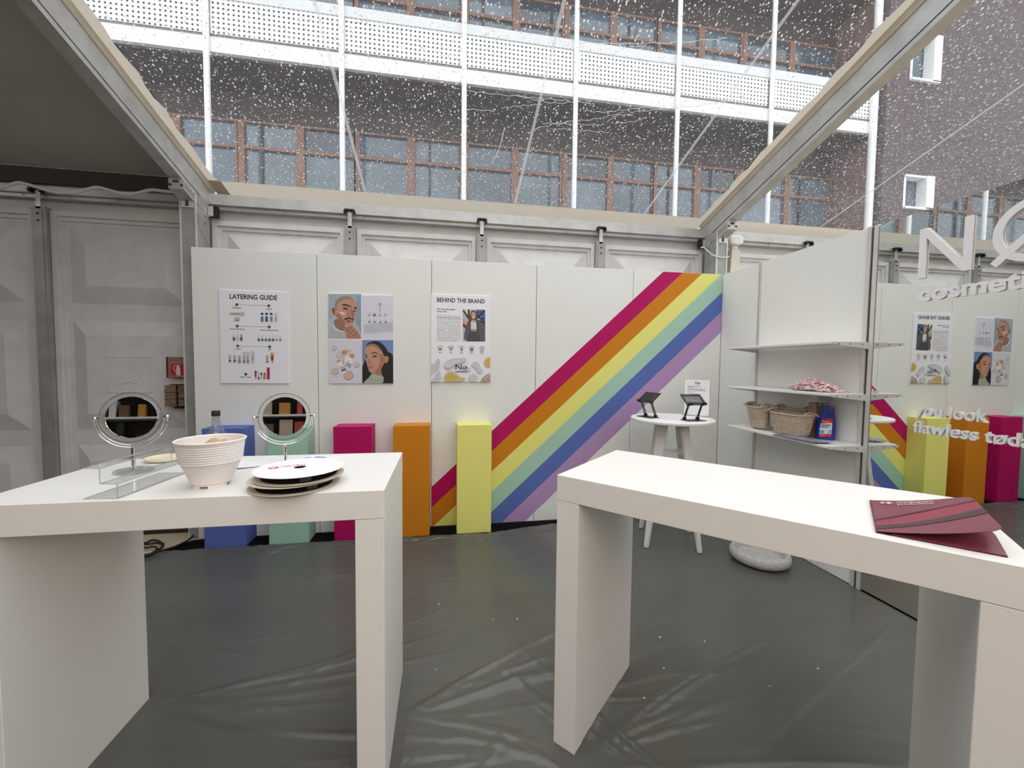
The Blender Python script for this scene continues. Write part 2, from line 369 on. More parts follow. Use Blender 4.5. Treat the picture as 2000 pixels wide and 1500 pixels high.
    o = bpy.data.objects.new('plastic_sheet', me); COL.objects.link(o); o.parent = floor
    o['label'] = 'wrinkled dark grey plastic sheet spread over the floor'
make_sheet()
lit = MB()
for i in range(20):   # crumbs of litter lying on the sheet
    x, y = random.uniform(-3.0, -0.7), random.uniform(-2.9, -0.5); a = random.uniform(0, 3); q = random.uniform(0.0015, 0.0036)
    lit.obox((x, y, 0.013), (q*math.cos(a)*1.6, q*math.sin(a)*1.6, 0), (-q*math.sin(a), q*math.cos(a), 0), (0, 0, q*0.5))
tag(build('litter', lit, M('paper_litter', (215, 212, 205), 0.7), floor), kind='stuff')
# ------------------------------------------------------------------ stand wall at the back, with the rainbow
H = 2.52
wall_back = tag(build('wall_back', MB().box(-4.985, 0.03, 0.034, 0.052, 0.005, H-0.01), WHITE), kind='structure')
for k in range(5):
    build('wall_panel', MB().box(-5+k+0.0025, -4+k-0.0025, 0.0, 0.034, 0.0, H), WHITE, wall_back, bevel=0.0015, seg=1)
stripes = [((155, 28, 90), (0.45, 0.006, 0.115), 'magenta'), (None, (0.60, 0.215, 0.013), 'orange'), (None, (0.80, 0.78, 0.22), 'pale yellow'),
           (None, (0.38, 0.60, 0.48), 'mint green'), (None, (0.105, 0.16, 0.46), 'blue'), (None, (0.44, 0.285, 0.52), 'lilac')]
SL = 0.92; INT = [3.141, 2.943, 2.742, 2.541, 2.340, 2.137, 1.920]
PAINT = [M('paint_'+n.replace(' ', '_'), c, 0.55, var=0.015, scale=2, linear=True, spec=0.18) for _, c, n in stripes]
for k in range(6):
    P = [(-5, SL*-5+INT[k]), (-5, SL*-5+INT[k+1]), (1, SL+INT[k+1]), (1, SL+INT[k])]
    for f in (lambda p: p[0]+2.997, lambda p: -0.003-p[0], lambda p: p[1]-0.003, lambda p: H-0.002-p[1]): P = clip(P, f)
    o = build('rainbow_stripe', MB().prism([(x, -0.0002, z) for x, z in P], (0, -0.0008, 0)), PAINT[k], wall_back)
    o['label'] = stripes[k][2]+' diagonal stripe of the rainbow'
# ------------------------------------------------------------------ stand wall on the right, mirror
wall_right = tag(build('wall_right', MB().box(0.036, 0.05, -3.58, 0.03, 0.005, H-0.012), WHITE), kind='structure')
build('wall_panel', MB().box(0.0, 0.036, -0.498, -0.001, 0.0, H), WHITE, wall_right, bevel=0.0015, seg=1)
build('wall_panel', MB().box(0.004, 0.036, -1.482, -0.524, 0.0, H), WHITE, wall_right, bevel=0.0015, seg=1)
GROOVE = M('dark_groove', (70, 70, 68), 0.6)
for yc, hw in ((-0.511, 0.012), (-1.506, 0.036)):
    pm = MB()
    pm.box(-0.006, 0.036, yc+hw*0.25, yc+hw, 0, H, 0); pm.box(-0.006, 0.036, yc-hw, yc-hw*0.25, 0, H, 0); pm.box(0.002, 0.034, yc-hw*0.3, yc+hw*0.3, 0, H-0.004, 1)
    o = build('aluminium_post', pm, [ALUW, GROOVE], wall_right); o['label'] = 'grooved aluminium upright between wall panels'
MIRR = mirror_mat('mirror_glass', (0.80, 0.825, 0.80))
mw = thing('wall_mirror', 'tall wall mirror with raised white lettering, right of the shelves', 'mirror', (0.01, -2.55, 0), world=True)
for y0, y1 in ((-2.55, -1.546), (-3.56, -2.556)):
    build('mirror_pane', MB().box(0.0, 0.03, y0, y1, 0.012, H-0.006), MIRR, mw)
LET = M('white_acrylic_letters', (0.82, 0.82, 0.84), 0.35, var=0.01, linear=True)
def letters(txt, y0, z0, size, bold, width, cls='raised_lettering'):
    V, Fc = text_geo(txt, size, bold, 0.0045, 'LEFT', 5, 1.0); xs = [p[0] for p in V]; sc = width/(max(xs)-min(xs)); x0 = min(xs)
    mb = MB().add([(-0.0058-p[2], y0-(p[0]-x0)*sc, z0+p[1]) for p in V], [f[::-1] for f in Fc])
    o = build(cls, mb, LET, mw); o['label'] = 'white raised lettering reading '+txt; return o
N0, N1, zb, zt, st = -1.792, -2.043, 2.103, 2.402, 0.036
n_ = MB()
def lp(y, z): return (-0.002, y, z)
n_.prism([lp(N0, zb), lp(N0-st, zb), lp(N0-st, zt-0.062), lp(N1+st, zb), lp(N1, zb), lp(N1, zt), lp(N1+st, zt), lp(N1+st, zb+0.062), lp(N0-st, zt), lp(N0, zt)], (-0.012, 0, 0))
o = build('raised_lettering', n_, LET, mw); o['label'] = 'large white raised letter N'
oc, ro, ri = (-2.288, 2.252), 0.160, 0.124
rg = MB(); nn = 64
V = []
for i in range(nn):
    a = 2*math.pi*i/nn
    for r, x in ((ro, -0.002), (ro, -0.014), (ri, -0.014), (ri, -0.002)): V.append((x, oc[0]+r*math.cos(a), oc[1]+r*math.sin(a)))
rg.add(V, [(i*4+q, i*4+(q+1) % 4, ((i+1) % nn)*4+(q+1) % 4, ((i+1) % nn)*4+q) for i in range(nn) for q in range(4)])
rg.bar((-0.0082, oc[0]+0.150, oc[1]-0.150), (-0.0082, oc[0]-0.155, oc[1]+0.155), st, 0.013, up=(1, 0, 0))
o = build('raised_lettering', rg, LET, mw); o['label'] = 'large white raised slashed letter O'
letters('cosmetics', -1.797, 1.966, 0.128, 0.0036, 0.60)
letters('you look', -1.818, 1.268, 0.100, 0.0012, 0.335)
letters('flawless tød\u0061y', -1.812, 1.163, 0.100, 0.0012, 0.56)
# ------------------------------------------------------------------ tent: outer wall
wall_outer = tag(build('wall_outer', MB().box(-10.1, 5.1, 0.37, 0.40, 0.0, 2.99), TENTW), kind='structure')
def frustum(mb, x0, x1, z0, z1, ix, izb, izt, yb, yf):
    V = [(x0, yb, z0), (x1, yb, z0), (x1, yb, z1), (x0, yb, z1), (x0+ix, yf, z0+izb), (x1-ix, yf, z0+izb), (x1-ix, yf, z1-izt), (x0+ix, yf, z1-izt)]
    mb.add(V, [(4, 5, 6, 7), (0, 1, 5, 4), (1, 2, 6, 5), (2, 3, 7, 6), (3, 0, 4, 7)])
pm = MB()
pm.box(-0.575, 0.575, 0.33, 0.37, 0.05, 2.845)
for a, b, c, d in ((-0.575, 0.575, 2.80, 2.845), (-0.575, 0.575, 0.05, 0.09), (-0.575, -0.535, 0.09, 2.80), (0.535, 0.575, 0.09, 2.80)): pm.box(a, b, 0.295, 0.33, c, d)
for a, b, c, d in ((-0.535, 0.535, 2.765, 2.80), (-0.535, 0.535, 0.09, 0.12), (-0.535, -0.505, 0.12, 2.765), (0.505, 0.535, 0.12, 2.765)): pm.box(a, b, 0.315, 0.33, c, d)
frustum(pm, -0.46, 0.46, 2.056, 2.735, 0.15, 0.15, 0.17, 0.33, 0.275)
frustum(pm, -0.46, 0.46, 0.93, 1.905, 0.13, 0.145, 0.13, 0.33, 0.275)
frustum(pm, -0.46, 0.46, 0.13, 0.79, 0.13, 0.14, 0.14, 0.33, 0.275)
for a, b, c, d in ((-0.172, 0.172, 1.582, 1.588), (-0.172, 0.172, 1.264, 1.270), (-0.172, -0.166, 1.264, 1.588), (0.166, 0.172, 1.264, 1.588)): pm.box(a, b, 0.271, 0.276, c, d)
arc = [(0.0+0.16*math.sin(t)-0.005, 0.2735, 1.545-0.24*(1-math.cos(t))*1.0-0.12*t) for t in np.linspace(0.0, 0.85, 9)]
pm.tube(arc, 0.004, 5); pm.tube([(-0.08+0.16*t, 0.2735, 1.335+0.03*math.sin(math.pi*t)) for t in np.linspace(0, 1, 9)], 0.004, 5)
cas0 = None
POSTX = [-10.088+1.2625*k for k in range(13)]
for k in range(12):
    xc = (POSTX[k]+POSTX[k+1])/2
    if cas0 is None: cas0 = build('cassette_panel', pm, TENTW, wall_outer); o = cas0
    else: o = cas0.copy(); COL.objects.link(o)
    o.location = (xc, 0, 0)
mp_ = MB(); mp_.box(-0.052, 0.052, 0.262, 0.33, 0.0, 2.86); mp_.box(-0.030, 0.030, 0.256, 0.262, 0.0, 2.84)
for zz in (2.80, 2.74): mp_.lathe([(0.009, 0), (0.009, 0.004)], (0, 0, 0), 8) if False else mp_.box(-0.007, 0.007, 0.252, 0.256, zz-0.007, zz+0.007, 1)
hg = MB(); hg.box(-0.018, 0.018, 0.262, 0.270, 2.80, 3.02, 0); hg.box(-0.045, 0.045, 0.235, 0.285, 2.998, 3.012, 1); hg.box(-0.05, -0.032, 0.232, 0.27, 2.972, 3.0, 1); hg.box(0.032, 0.05, 0.232, 0.27, 2.972, 3.0, 1)
first = None
for k in range(13):
    if k % 4 == 0: continue
    for nm, mb_, mt in (('wall_mullion', mp_, [ALUD, BLACK]), ('hanger_bracket', hg, [GALV, BLACK])):
        if first is None or nm not in first:
            o = build(nm, mb_, mt, wall_outer); first = first or {}; first[nm] = o
        else: o = first[nm].copy(); COL.objects.link(o)
        o.location = (POSTX[k], 0, 0)
br = MB(); br.box(-10.08, 5.08, 0.20, 0.30, 0.0, 0.06, 0); br.box(-10.08, 5.08, 0.19, 0.30, 0.065, 0.09, 1); br.box(-10.08, 5.08, 0.215, 0.30, 0.095, 0.12, 0); br.box(-10.08, 5.08, 0.19, 0.30, -0.006, 0.02, 1)
build('base_rail', br, [M('grey_rail', (96, 94, 90), 0.6), M('dark_brown_rail', (40, 28, 24), 0.6)], wall_outer)
# eave beam
ev = MB(); ev.box(-10.09, 5.09, 0.275, 0.36, 2.975, 3.075); ev.box(-10.09, 5.09, 0.268, 0.278, 2.978, 2.988); ev.box(-10.09, 5.09, 0.30, 0.352, 2.945, 2.975)
t1 = tag(build('trim_1', ev, ALU), kind='structure'); t1['label'] = 'grey aluminium eave beam along the top of the tent wall'
bt = MB()
for i in range(44): bt.box(-9.9+i*0.345, -9.9+i*0.345+0.014, 0.292, 0.302, 2.955, 2.969)
tag(build('bolt', bt, GALV, t1), kind='stuff')
# the closed ends of the tent and the hall behind the viewer
for nm, b in (('wall_left', (-10.16, -10.10, -9.9, 0.4, 0, 3.0)), ('wall_far_right', (5.10, 5.16, -9.9, 0.4, 0, 3.0))):
    tag(build(nm, MB().box(*b), M('grey_gable_sheet', (0.30, 0.29, 0.28), 0.7, linear=True) if nm == 'wall_left' else TENTW), kind='structure')
tag(build('wall_rear', MB().box(-10.16, 5.16, -9.98, -9.9, 0, 3.2), M('warm_grey_rear_wall', (0.62, 0.50, 0.40), 0.8, linear=True)), kind='structure')
bk = thing('stall_backdrop', 'stall wall behind the viewer with orange posters, seen in the small mirrors', 'stall', (-3.5, -7.0, 0), world=True)
build('back_panel', MB().box(-9.0, 2.0, -7.05, -7.0, 0, 2.5), M('warm_cream_board', (0.66, 0.54, 0.43), 0.7, linear=True), bk)  # cream board placed and coloured to bounce warm light onto the table fronts
build('black_panel', MB().box(-6.2, -2.0, -6.995, -6.97, 0.2, 2.46), M('black_stall_board', (0.02, 0.018, 0.018), 0.5, linear=True), bk)
rs_ = random.Random(3)
for k in range(5):
    zz = 0.75+0.34*k; build('shelf_board', MB().box(-6.1, -2.1, -6.97, -6.62, zz-0.025, zz), WHITE if k % 2 else M('dark_shelf', (0.05, 0.045, 0.04), 0.6, linear=True), bk)
    x = -6.05
    while x < -2.3:
        wd_ = rs_.uniform(0.06, 0.17); hh_ = rs_.uniform(0.10, 0.28); cl = rs_.choice(((0.55, 0.24, 0.05), (0.50, 0.42, 0.30), (0.02, 0.02, 0.02), (0.75, 0.73, 0.70), (0.16, 0.09, 0.05), (0.45, 0.06, 0.06)))
        build('stock_box', MB().box(x, x+wd_, -6.90, -6.66, zz, zz+hh_), M('stock_box_%d' % int(cl[0]*100), cl, 0.6, linear=True), bk); x += wd_+rs_.uniform(0.02, 0.14)
for i_, (lx_, ly_, lz_) in enumerate(ADDED_LAMPS):  # assumed housings and wires for the added fill lamps, out of view
    t_ = thing('added_fill_lamp', ('left' if i_ == 0 else 'right')+' assumed lamp box added behind the viewer to light the tables', 'lamp', (lx_, ly_, lz_), world=True)
    bx = MB(); ca, sa = math.cos(math.radians(52)), math.sin(math.radians(52))
    bx.obox((lx_, ly_-0.03, lz_+0.02), (0.48, 0, 0), np.array((0, ca, sa))*0.17, np.array((0, -sa, ca))*0.03); build('housing', bx, BLACK, t_)
    hw = MB(); hw.tube([(lx_-0.4, ly_, lz_+0.05), (lx_-0.4, ly_, 4.6)], 0.004, 6); build('wire', hw, BLACK, t_); hw = MB(); hw.tube([(lx_+0.4, ly_, lz_+0.05), (lx_+0.4, ly_, 4.6)], 0.004, 6); build('wire', hw, BLACK, t_)
# ------------------------------------------------------------------ tent: frames
def frame(x, lab_c, lab_r, first_src=None):
    c = thing('tent_column', lab_c, 'column', (x, 0.15, 0))
    sh = MB(); sh.box(-0.06, 0.06, -0.10, 0.10, 0, 2.99, 0); sh.box(-0.064, -0.052, -0.106, -0.094, 0, 2.97, 1); sh.box(0.052, 0.064, -0.106, -0.094, 0, 2.97, 1)
    build('shaft', sh, [ALUD, ALUW], c)
    rv = MB()
    for sgn in (-1, 1):
        for k in range(7): rv.box(sgn*0.0605-0.001, sgn*0.0605+0.001, -0.075+k*0.024-0.003, -0.075+k*0.024+0.003, 2.90-0.006*k-0.004, 2.90-0.006*k+0.004)
        for k in range(4): rv.box(sgn*0.0605-0.001, sgn*0.0605+0.001, -0.078, -0.072, 2.74+k*0.022, 2.748+k*0.022)
        for k in range(6): rv.box(sgn*0.0605-0.001, sgn*0.0605+0.001, -0.066+k*0.022-0.003, -0.066+k*0.022+0.003, 2.70-0.016*k-0.004, 2.70-0.016*k+0.004)
        for z in (2.84, 2.78): rv.box(sgn*0.0605-0.001, sgn*0.0605+0.001, 0.024, 0.036, z-0.006, z+0.006)
    tag(build('rivet', rv, BLACK, c), kind='stuff')
    lb = MB(); lb.box(-0.045, 0.045, -0.112, -0.10, 2.86, 2.955, 0); lb.box(-0.012, 0.012, -0.115, -0.111, 2.87, 2.94, 1)
    build('latch_plate', lb, [ALUW, GROOVE], c)
    r = thing('tent_rafter', lab_r, 'rafter', (x, 0.30, 3.0), world=True)
    def run(mb, x0, x1, lo, hi, ya, yb_, mi=0):   # a length parallel to the roof slope
        V = []
        for y in (ya, yb_):
            for dz in (lo, hi):
                for xx in (x0, x1): V.append((x+xx, y, dz-SLOPE*y))
        mb.add(V, [(0, 1, 3, 2), (4, 6, 7, 5), (0, 4, 5, 1), (2, 3, 7, 6), (0, 2, 6, 4), (1, 5, 7, 3)], mi)
    rb = MB(); run(rb, -0.045, 0.045, 3.052, 3.21, 0.36, -4.9); run(rb, -0.034, 0.034, 3.034, 3.06, 0.36, -4.9, 1); run(rb, -0.0455, 0.0455, 3.005, 3.040, 0.22, -4.9)
    build('beam', rb, [ALU, BLACK], r)
    ks = MB(); run(ks, -0.052, 0.052, 3.205, 3.268, 0.36, -4.9); build('keder_channel', ks, BEIGE, r)
    kb = MB(); run(kb, -0.055, 0.055, 2.925, 3.004, 0.24, -0.10, 0); run(kb, -0.022, 0.022, 2.972, 2.992, -0.098, -0.104, 1); run(kb, 0.03, 0.052, 2.945, 2.962, -0.098, -0.104, 1); run(kb, -0.052, -0.03, 2.945, 2.962, -0.098, -0.104, 1); run(kb, -0.057, 0.057, 2.95, 2.954, 0.24, -0.09, 1); run(kb, -0.057, 0.057, 2.975, 2.979, 0.24, -0.09, 1)
    build('knee_bracket', kb, [ALU, GROOVE], r)
    rear = MB()
    V = []
    for y in (-4.9, -9.9):
        for dz in (3.005, 3.21):
            for xx in (-0.045, 0.045): V.append((x+xx, y, dz+SLOPE*4.9-SLOPE*(-4.9-y)))
    rear.add(V, [(0, 1, 3, 2), (4, 6, 7, 5), (0, 4, 5, 1), (2, 3, 7, 6), (0, 2, 6, 4), (1, 5, 7, 3)])
    build('rear_beam', rear, ALU, r)
    fl = MB(); fl.obox((x+0.085, 0.225, 2.90), (0.022, 0, 0.004), (0, 0.003, 0), (0, 0, 0.045), 0); fl.obox((x-0.085, 0.225, 2.90), (0.022, 0, 0.004), (0, 0.003, 0), (0, 0, 0.045), 0)
    fl.box(x+0.05, x+0.135, 0.232, 0.27, 2.855, 2.95, 1); fl.box(x-0.135, x-0.05, 0.232, 0.27, 2.855, 2.95, 1)
    tag(build('corner_fitting', fl, [CHROME, BLACK], r), kind='stuff')
frame(-10.088, 'grey aluminium tent column at the far left end', 'grey aluminium rafter at the far left end of tent')
frame(-5.038, 'grey aluminium tent column left of the white stand wall', 'grey aluminium rafter between opaque and clear roof, left side')
frame(0.012, 'grey aluminium tent column behind the rainbow corner', 'grey aluminium rafter rising right above the rainbow corner')
frame(5.062, 'grey aluminium tent column beyond the mirror wall', 'grey aluminium rafter beyond the mirror wall')
# ------------------------------------------------------------------ tent: roof skin
def skin(mb, x0, x1, y0, y1, dz=0.0, mi=0, rear=False, nx=1, ny=1):
    z = (lambda y: skin_z(y)) if not rear else (lambda y: skin_z(-4.9)-SLOPE*(-4.9-y))
    V = []; Fc = []
    for i in range(nx+1):
        for j in range(ny+1):
            xx = x0+(x1-x0)*i/nx; yy = y0+(y1-y0)*j/ny; V.append((xx, yy, z(yy)+dz))
    for i in range(nx):
        for j in range(ny): a = i*(ny+1)+j; Fc.append((a, a+1, a+ny+2, a+ny+1))
    mb.add(V, Fc, mi)
ceiling = tag(build('ceiling', MB().box(-10.1, 5.1, -4.96, -4.84, 4.74, 4.80), ALU), kind='structure')
BAYS = [(-10.088, -5.038, False), (-5.038, 0.012, True), (0.012, 5.062, True)]
for x0, x1, clear in BAYS:
    a, b = x0+0.045, x1-0.045
    for rear, ya, yb_ in ((False, 0.26, -4.88), (True, -4.92, -9.9)):
        mb = MB(); skin(mb, a+(0.075 if clear else 0), b-(0.075 if clear else 0), ya, yb_, 0, 0, rear)
        o = build('clear_roof_sheet' if clear else 'opaque_roof_sheet', mb, PVC if clear else ROOFW, ceiling)
        o['label'] = 'clear plastic roof sheet covered in raindrops' if clear else 'opaque off-white roof sheet'
        if clear:
            s1 = MB()
            for xa, xb, wv in ((a-0.01, a+0.076, 1), (b-0.076, b+0.01, 1)):
                V = []; n = 60
                for i in range(n+1):
                    y = ya+(yb_-ya)*i/n; z = (skin_z(y) if not rear else skin_z(-4.9)-SLOPE*(-4.9-y))
                    wob = 0.010*math.sin(i*1.7+xa)+0.005*math.sin(i*4.1)
                    p, q = (xa, xb+wob) if xa < (a+b)/2 else (xa+wob, xb)
                    V += [(p, y, z-0.003), (q, y, z-0.003)]
                s1.add(V, [(2*i, 2*i+1, 2*i+3, 2*i+2) for i in range(n)])
            build('keder_border', s1, BEIGE, ceiling)
    eb = MB(); skin(eb, a, b, 0.43, 0.258, -0.002, 0); skin(eb, a, b, 0.43, 0.40, -0.03, 0)
    o = build('eave_border', eb, BEIGE if clear else ROOFW, ceiling); o['label'] = 'beige hem of the roof sheet above the eave beam' if clear else 'off-white hem of the roof sheet'
    if clear:
        pa = MB(); skin(pa, a, a+0.11, 0.43, 0.257, -0.004); build('hem_patch', pa, M('tan_patch', (0.62, 0.53, 0.39), 0.6, linear=True), ceiling)
SEAM = clear_mat('weld_seam_film', (0.72, 0.73, 0.76), 1.0, 0.26)
for x in (-3.63, -2.18, -0.77, 1.42, 2.87, 4.28):
    mb = MB(); skin(mb, x-0.012, x+0.012, 0.25, -4.87, -0.004); build('weld_seam', mb, SEAM, ceiling)
build('recess_shade_strip', MB().box(-10.04, -5.09, 0.235, 0.245, 3.045, 3.175), M('painted_recess_shade', (0.05, 0.046, 0.04), 0.8, linear=True), ceiling)  # dark strip painted in as the shade of the left eave recess
cr = MB()
CRS = [[(905, 175), (960, 182), (1040, 190), (1110, 196)], [(1010, 184), (1075, 200), (1130, 198), (1160, 203)], [(1140, 215), (1180, 218), (1230, 212), (1290, 206), (1335, 205)],
       [(1060, 240), (1120, 242), (1180, 243)], [(1040, 252), (1100, 238), (1160, 232), (1220, 218)], [(1200, 240), (1240, 236), (1262, 228)], [(1130, 82), (1210, 84), (1320, 82), (1420, 73)],
       [(1195, 105), (1225, 92), (1262, 88)], [(1230, 118), (1290, 120), (1320, 122)], [(980, 210), (1015, 206), (1060, 203)], [(985, 250), (975, 290), (960, 320)], [(1230, 218), (1300, 212), (1380, 203), (1480, 178)],
       [(910, 212), (965, 216)], [(1090, 250), (1140, 254), (1190, 258)], [(1310, 211), (1400, 200), (1450, 186)], [(1110, 318), (1160, 322)], [(1185, 238), (1205, 225), (1235, 222)]]
for L in CRS:
    P = []
    for i, q in enumerate(spline([(x, y, 0) for x, y in L], 7, False)):
        p = atskin(q[0], q[1]+1.5*math.sin(i*2.1)); P.append((p[0], p[1], p[2]-0.003))
    cr.tube(P, 0.0022, 4)
tag(build('film_crease', cr, clear_mat('crease_film', (0.9, 0.9, 0.92), 1.5, 0.6), ceiling), kind='stuff')
# ------------------------------------------------------------------ outside: ground and buildings
tag(build('ground', MB().box(-40, 40, 0.6, 40, -0.3, -0.2), M('wet_asphalt', (78, 78, 80), 0.5, var=0.15)), kind='structure')
BWHITE = M('white_render', (0.86, 0.87, 0.87), 0.6, var=0.03, scale=1.5, linear=True)
BGREY = M('light_grey_cap', (0.66, 0.68, 0.69), 0.6, var=0.03, linear=True)
WOOD = M('brown_window_timber', (0.235, 0.125, 0.088), 0.55, var=0.12, scale=4, stretch=(6, 6, 0.6), linear=True)
DARKW = M('dark_brown_boarding', (0.062, 0.043, 0.040), 0.6, var=0.15, scale=2, stretch=(5, 1, 5), linear=True)
def pane_mat(nm, rgb):
    m = M(nm, rgb, 0.06, var=0.25, scale=0.9, linear=True, spec=0.8); return m
PANE = [pane_mat('window_glass_pale', (0.115, 0.16, 0.20)), pane_mat('window_glass_blue', (0.08, 0.12, 0.16)), pane_mat('window_glass_dark', (0.04, 0.06, 0.085))]
def perforated():
    m = bpy.data.materials.new('perforated_white_sheet'); m.use_nodes = True; t = m.node_tree; b = t.nodes['Principled BSDF']
    b.inputs['Base Color'].default_value = (0.86, 0.87, 0.87, 1); b.inputs['Roughness'].default_value = 0.55
    co = t.nodes.new('ShaderNodeTexCoord'); v = t.nodes.new('ShaderNodeTexVoronoi'); v.inputs['Scale'].default_value = 1/0.105; v.inputs['Randomness'].default_value = 0.0
    mp = t.nodes.new('ShaderNodeMapping'); mp.inputs['Scale'].default_value = (1, 0.0, 1); t.links.new(co.outputs['Object'], mp.inputs['Vector']); t.links.new(mp.outputs[0], v.inputs['Vector'])
    k = t.nodes.new('ShaderNodeMath'); k.operation = 'LESS_THAN'; k.inputs[1].default_value = 0.235; t.links.new(v.outputs['Distance'], k.inputs[0])
    tr = t.nodes.new('ShaderNodeBsdfTransparent'); mx = t.nodes.new('ShaderNodeMixShader'); o = t.nodes['Material Output']
    t.links.new(k.outputs[0], mx.inputs['Fac']); t.links.new(b.outputs[0], mx.inputs[1]); t.links.new(tr.outputs[0], mx.inputs[2]); t.links.new(mx.outputs[0], o.inputs['Surface'])
    return m
PERF = perforated()
FB, FD = 6.5, 7.7          # balcony fronts and the set-back window wall
bld = thing('apartment_building', 'white balconied building with brown timber windows behind the clear roof', 'building', (-3.5, 7.0, -0.2), world=True)
PX = [-8.13-2.85*k for k in (8, 7, 6, 5, 4, 3, 2, 1)]+[-8.13+2.85*k for k in range(6)]+[9.52]
X0, X1 = PX[0]-0.1, PX[-1]+0.12
build('end_wall', MB().box(9.62, 9.80, 6.62, FD+0.4, -0.2, 16.6), M('end_wall_brown', (0.25, 0.155, 0.14), 0.8, var=0.2, linear=True), bld)
build('rear_wall', MB().box(X0, X1, FD+0.12, FD+0.4, -0.2, 16.6), DARKW, bld)
for zb in (4.00, 8.50, 12.60):
    sl = MB(); sl.box(X0, X1, FB, FD+0.12, zb, zb+0.33); build('balcony_slab', sl, BWHITE, bld)
    so = MB(); so.box(X0, X1, FB+0.10, FD+0.11, zb-0.05, zb-0.002); build('soffit', so, DARKW, bld)
    build('balcony_cap', MB().box(X0, X1, FB-0.02, FB+0.10, zb+1.16, zb+1.40), BGREY, bld)
    build('groove_strip', MB().box(X0, X1, FB+0.02, FB+0.05, zb+0.33, zb+0.40), M('grey_shadow_gap', (120, 122, 122), 0.7), bld)
    for i in range(len(PX)-1):
        build('balcony_panel', MB().box(PX[i]+0.05, PX[i+1]-0.05, FB+0.005, FB+0.012, zb+0.40, zb+1.16), PERF, bld)
    build('balcony_lining', MB().box(X0, X1, FB+0.12, FB+0.14, zb+0.33, zb+1.3), M('balcony_inner_grey', (0.34, 0.35, 0.36), 0.7, linear=True), bld)
for x in PX:
    r_ = 0.062 if x < 9 else 0.10
    build('facade_post', MB().lathe([(r_, -0.2), (r_, 16.6)], (x, FB-0.07, 0), 14), BWHITE, bld, smooth=True)
wn0 = {}
for fl, zh in enumerate((3.6, 7.70, 11.80)):
    zs = zh-2.75
    for i in range(len(PX)-1):
        wx = (PX[i+1]-PX[i])/2
        for h in range(2):
            xa = PX[i]+h*wx+0.02*((i*7+h*3) % 3); k = (i*5+h*3+fl*2) % 4
            fr = MB()
            for a, b, c, d in ((xa, xa+0.15, zs, zh), (xa+wx-0.05, xa+wx, zs, zh), (xa+0.15, xa+wx-0.05, zh-0.05, zh), (xa+0.15, xa+wx-0.05, zh-0.70, zh-0.62), (xa+0.15, xa+wx-0.05, zs, zs+0.1)):
                fr.box(a, b, FD-0.04, FD+0.11, c, d)
            f_ = build('window', fr, WOOD, bld, off=None)
            up = MB().box(xa+0.15, xa+wx-0.05, FD+0.04, FD+0.06, zh-0.62, zh-0.05); lo = MB().box(xa+0.15, xa+wx-0.05, FD+0.04, FD+0.06, zs+0.1, zh-0.70)
            for mb_, mt in ((up, PANE[(k+1) % 3]), (lo, PANE[0 if k else 1])):
                p_ = build('pane', mb_, mt, None, off=None); p_.parent = f_
                me = p_.data; ox, oy, oz = OFF[bld.name]
                for vtx in me.vertices: vtx.co = (vtx.co.x-ox, vtx.co.y-oy, vtx.co.z-oz)
            if k == 2:
                b_ = build('casement_bar', MB().box(xa+0.52, xa+0.57, FD-0.02, FD+0.06, zs+0.1, zh-0.1), DARKW, None); b_.parent = f_
                for vtx in b_.data.vertices: vtx.co = (vtx.co.x-ox, vtx.co.y-oy, vtx.co.z-oz)
bb = thing('brick_building', 'red-brown brick building at right beyond the white balconies', 'building', (15, 7, -0.2), world=True)
BRICK = M('red_brown_brick', (0.085, 0.062, 0.067), 0.8, var=0.25, scale=5, linear=True)
bw = MB(); W_ = [(10.42, 11.42)]
zr = [(-0.2, 6.3), (7.25, 9.95), (11.25, 16.6)]
for a, b in zr: bw.box(9.66, 26, 6.2, 6.6, a, b)
for a, b in ((6.3, 7.25), (9.95, 11.25)): bw.box(9.66, 10.42, 6.2, 6.6, a, b); bw.box(11.42, 26, 6.2, 6.6, a, b)
build('brick_wall', bw, BRICK, bb)
for a, b in ((6.3, 7.25), (9.95, 11.25)):
    f_ = MB(); f_.box(11.14, 11.42, 6.12, 6.4, a, b); f_.box(10.42, 10.50, 6.2, 6.4, a, b); f_.box(10.42, 11.42, 6.15, 6.4, b-0.06, b); f_.box(10.42, 11.42, 6.12, 6.4, a-0.03, a+0.03)
    w_ = build('window', f_, BWHITE, bb)
    p_ = build('pane', MB().box(10.45, 11.3, 6.42, 6.44, a, b), PANE[1], bb)
# ------------------------------------------------------------------ coloured plinths
PL = [('blue', 4, -4.845, -4.530), ('mint green', 3, -4.350, -4.035), ('magenta', 0, -3.825, -3.510), ('orange', 1, -3.325, -3.010), ('pale yellow', 2, -2.765, -2.450)]
for nm, pi_, x0, x1 in PL:
    o = build('display_plinth', MB().box(x0, x1, -0.20, -0.0015, -0.004, 1.0), PAINT[pi_], None, bevel=0.002, seg=1, off=((x0+x1)/2, -0.1, 0))
    tag(o, nm+' square display plinth standing against the white wall', 'plinth', 'coloured plinths along the wall')
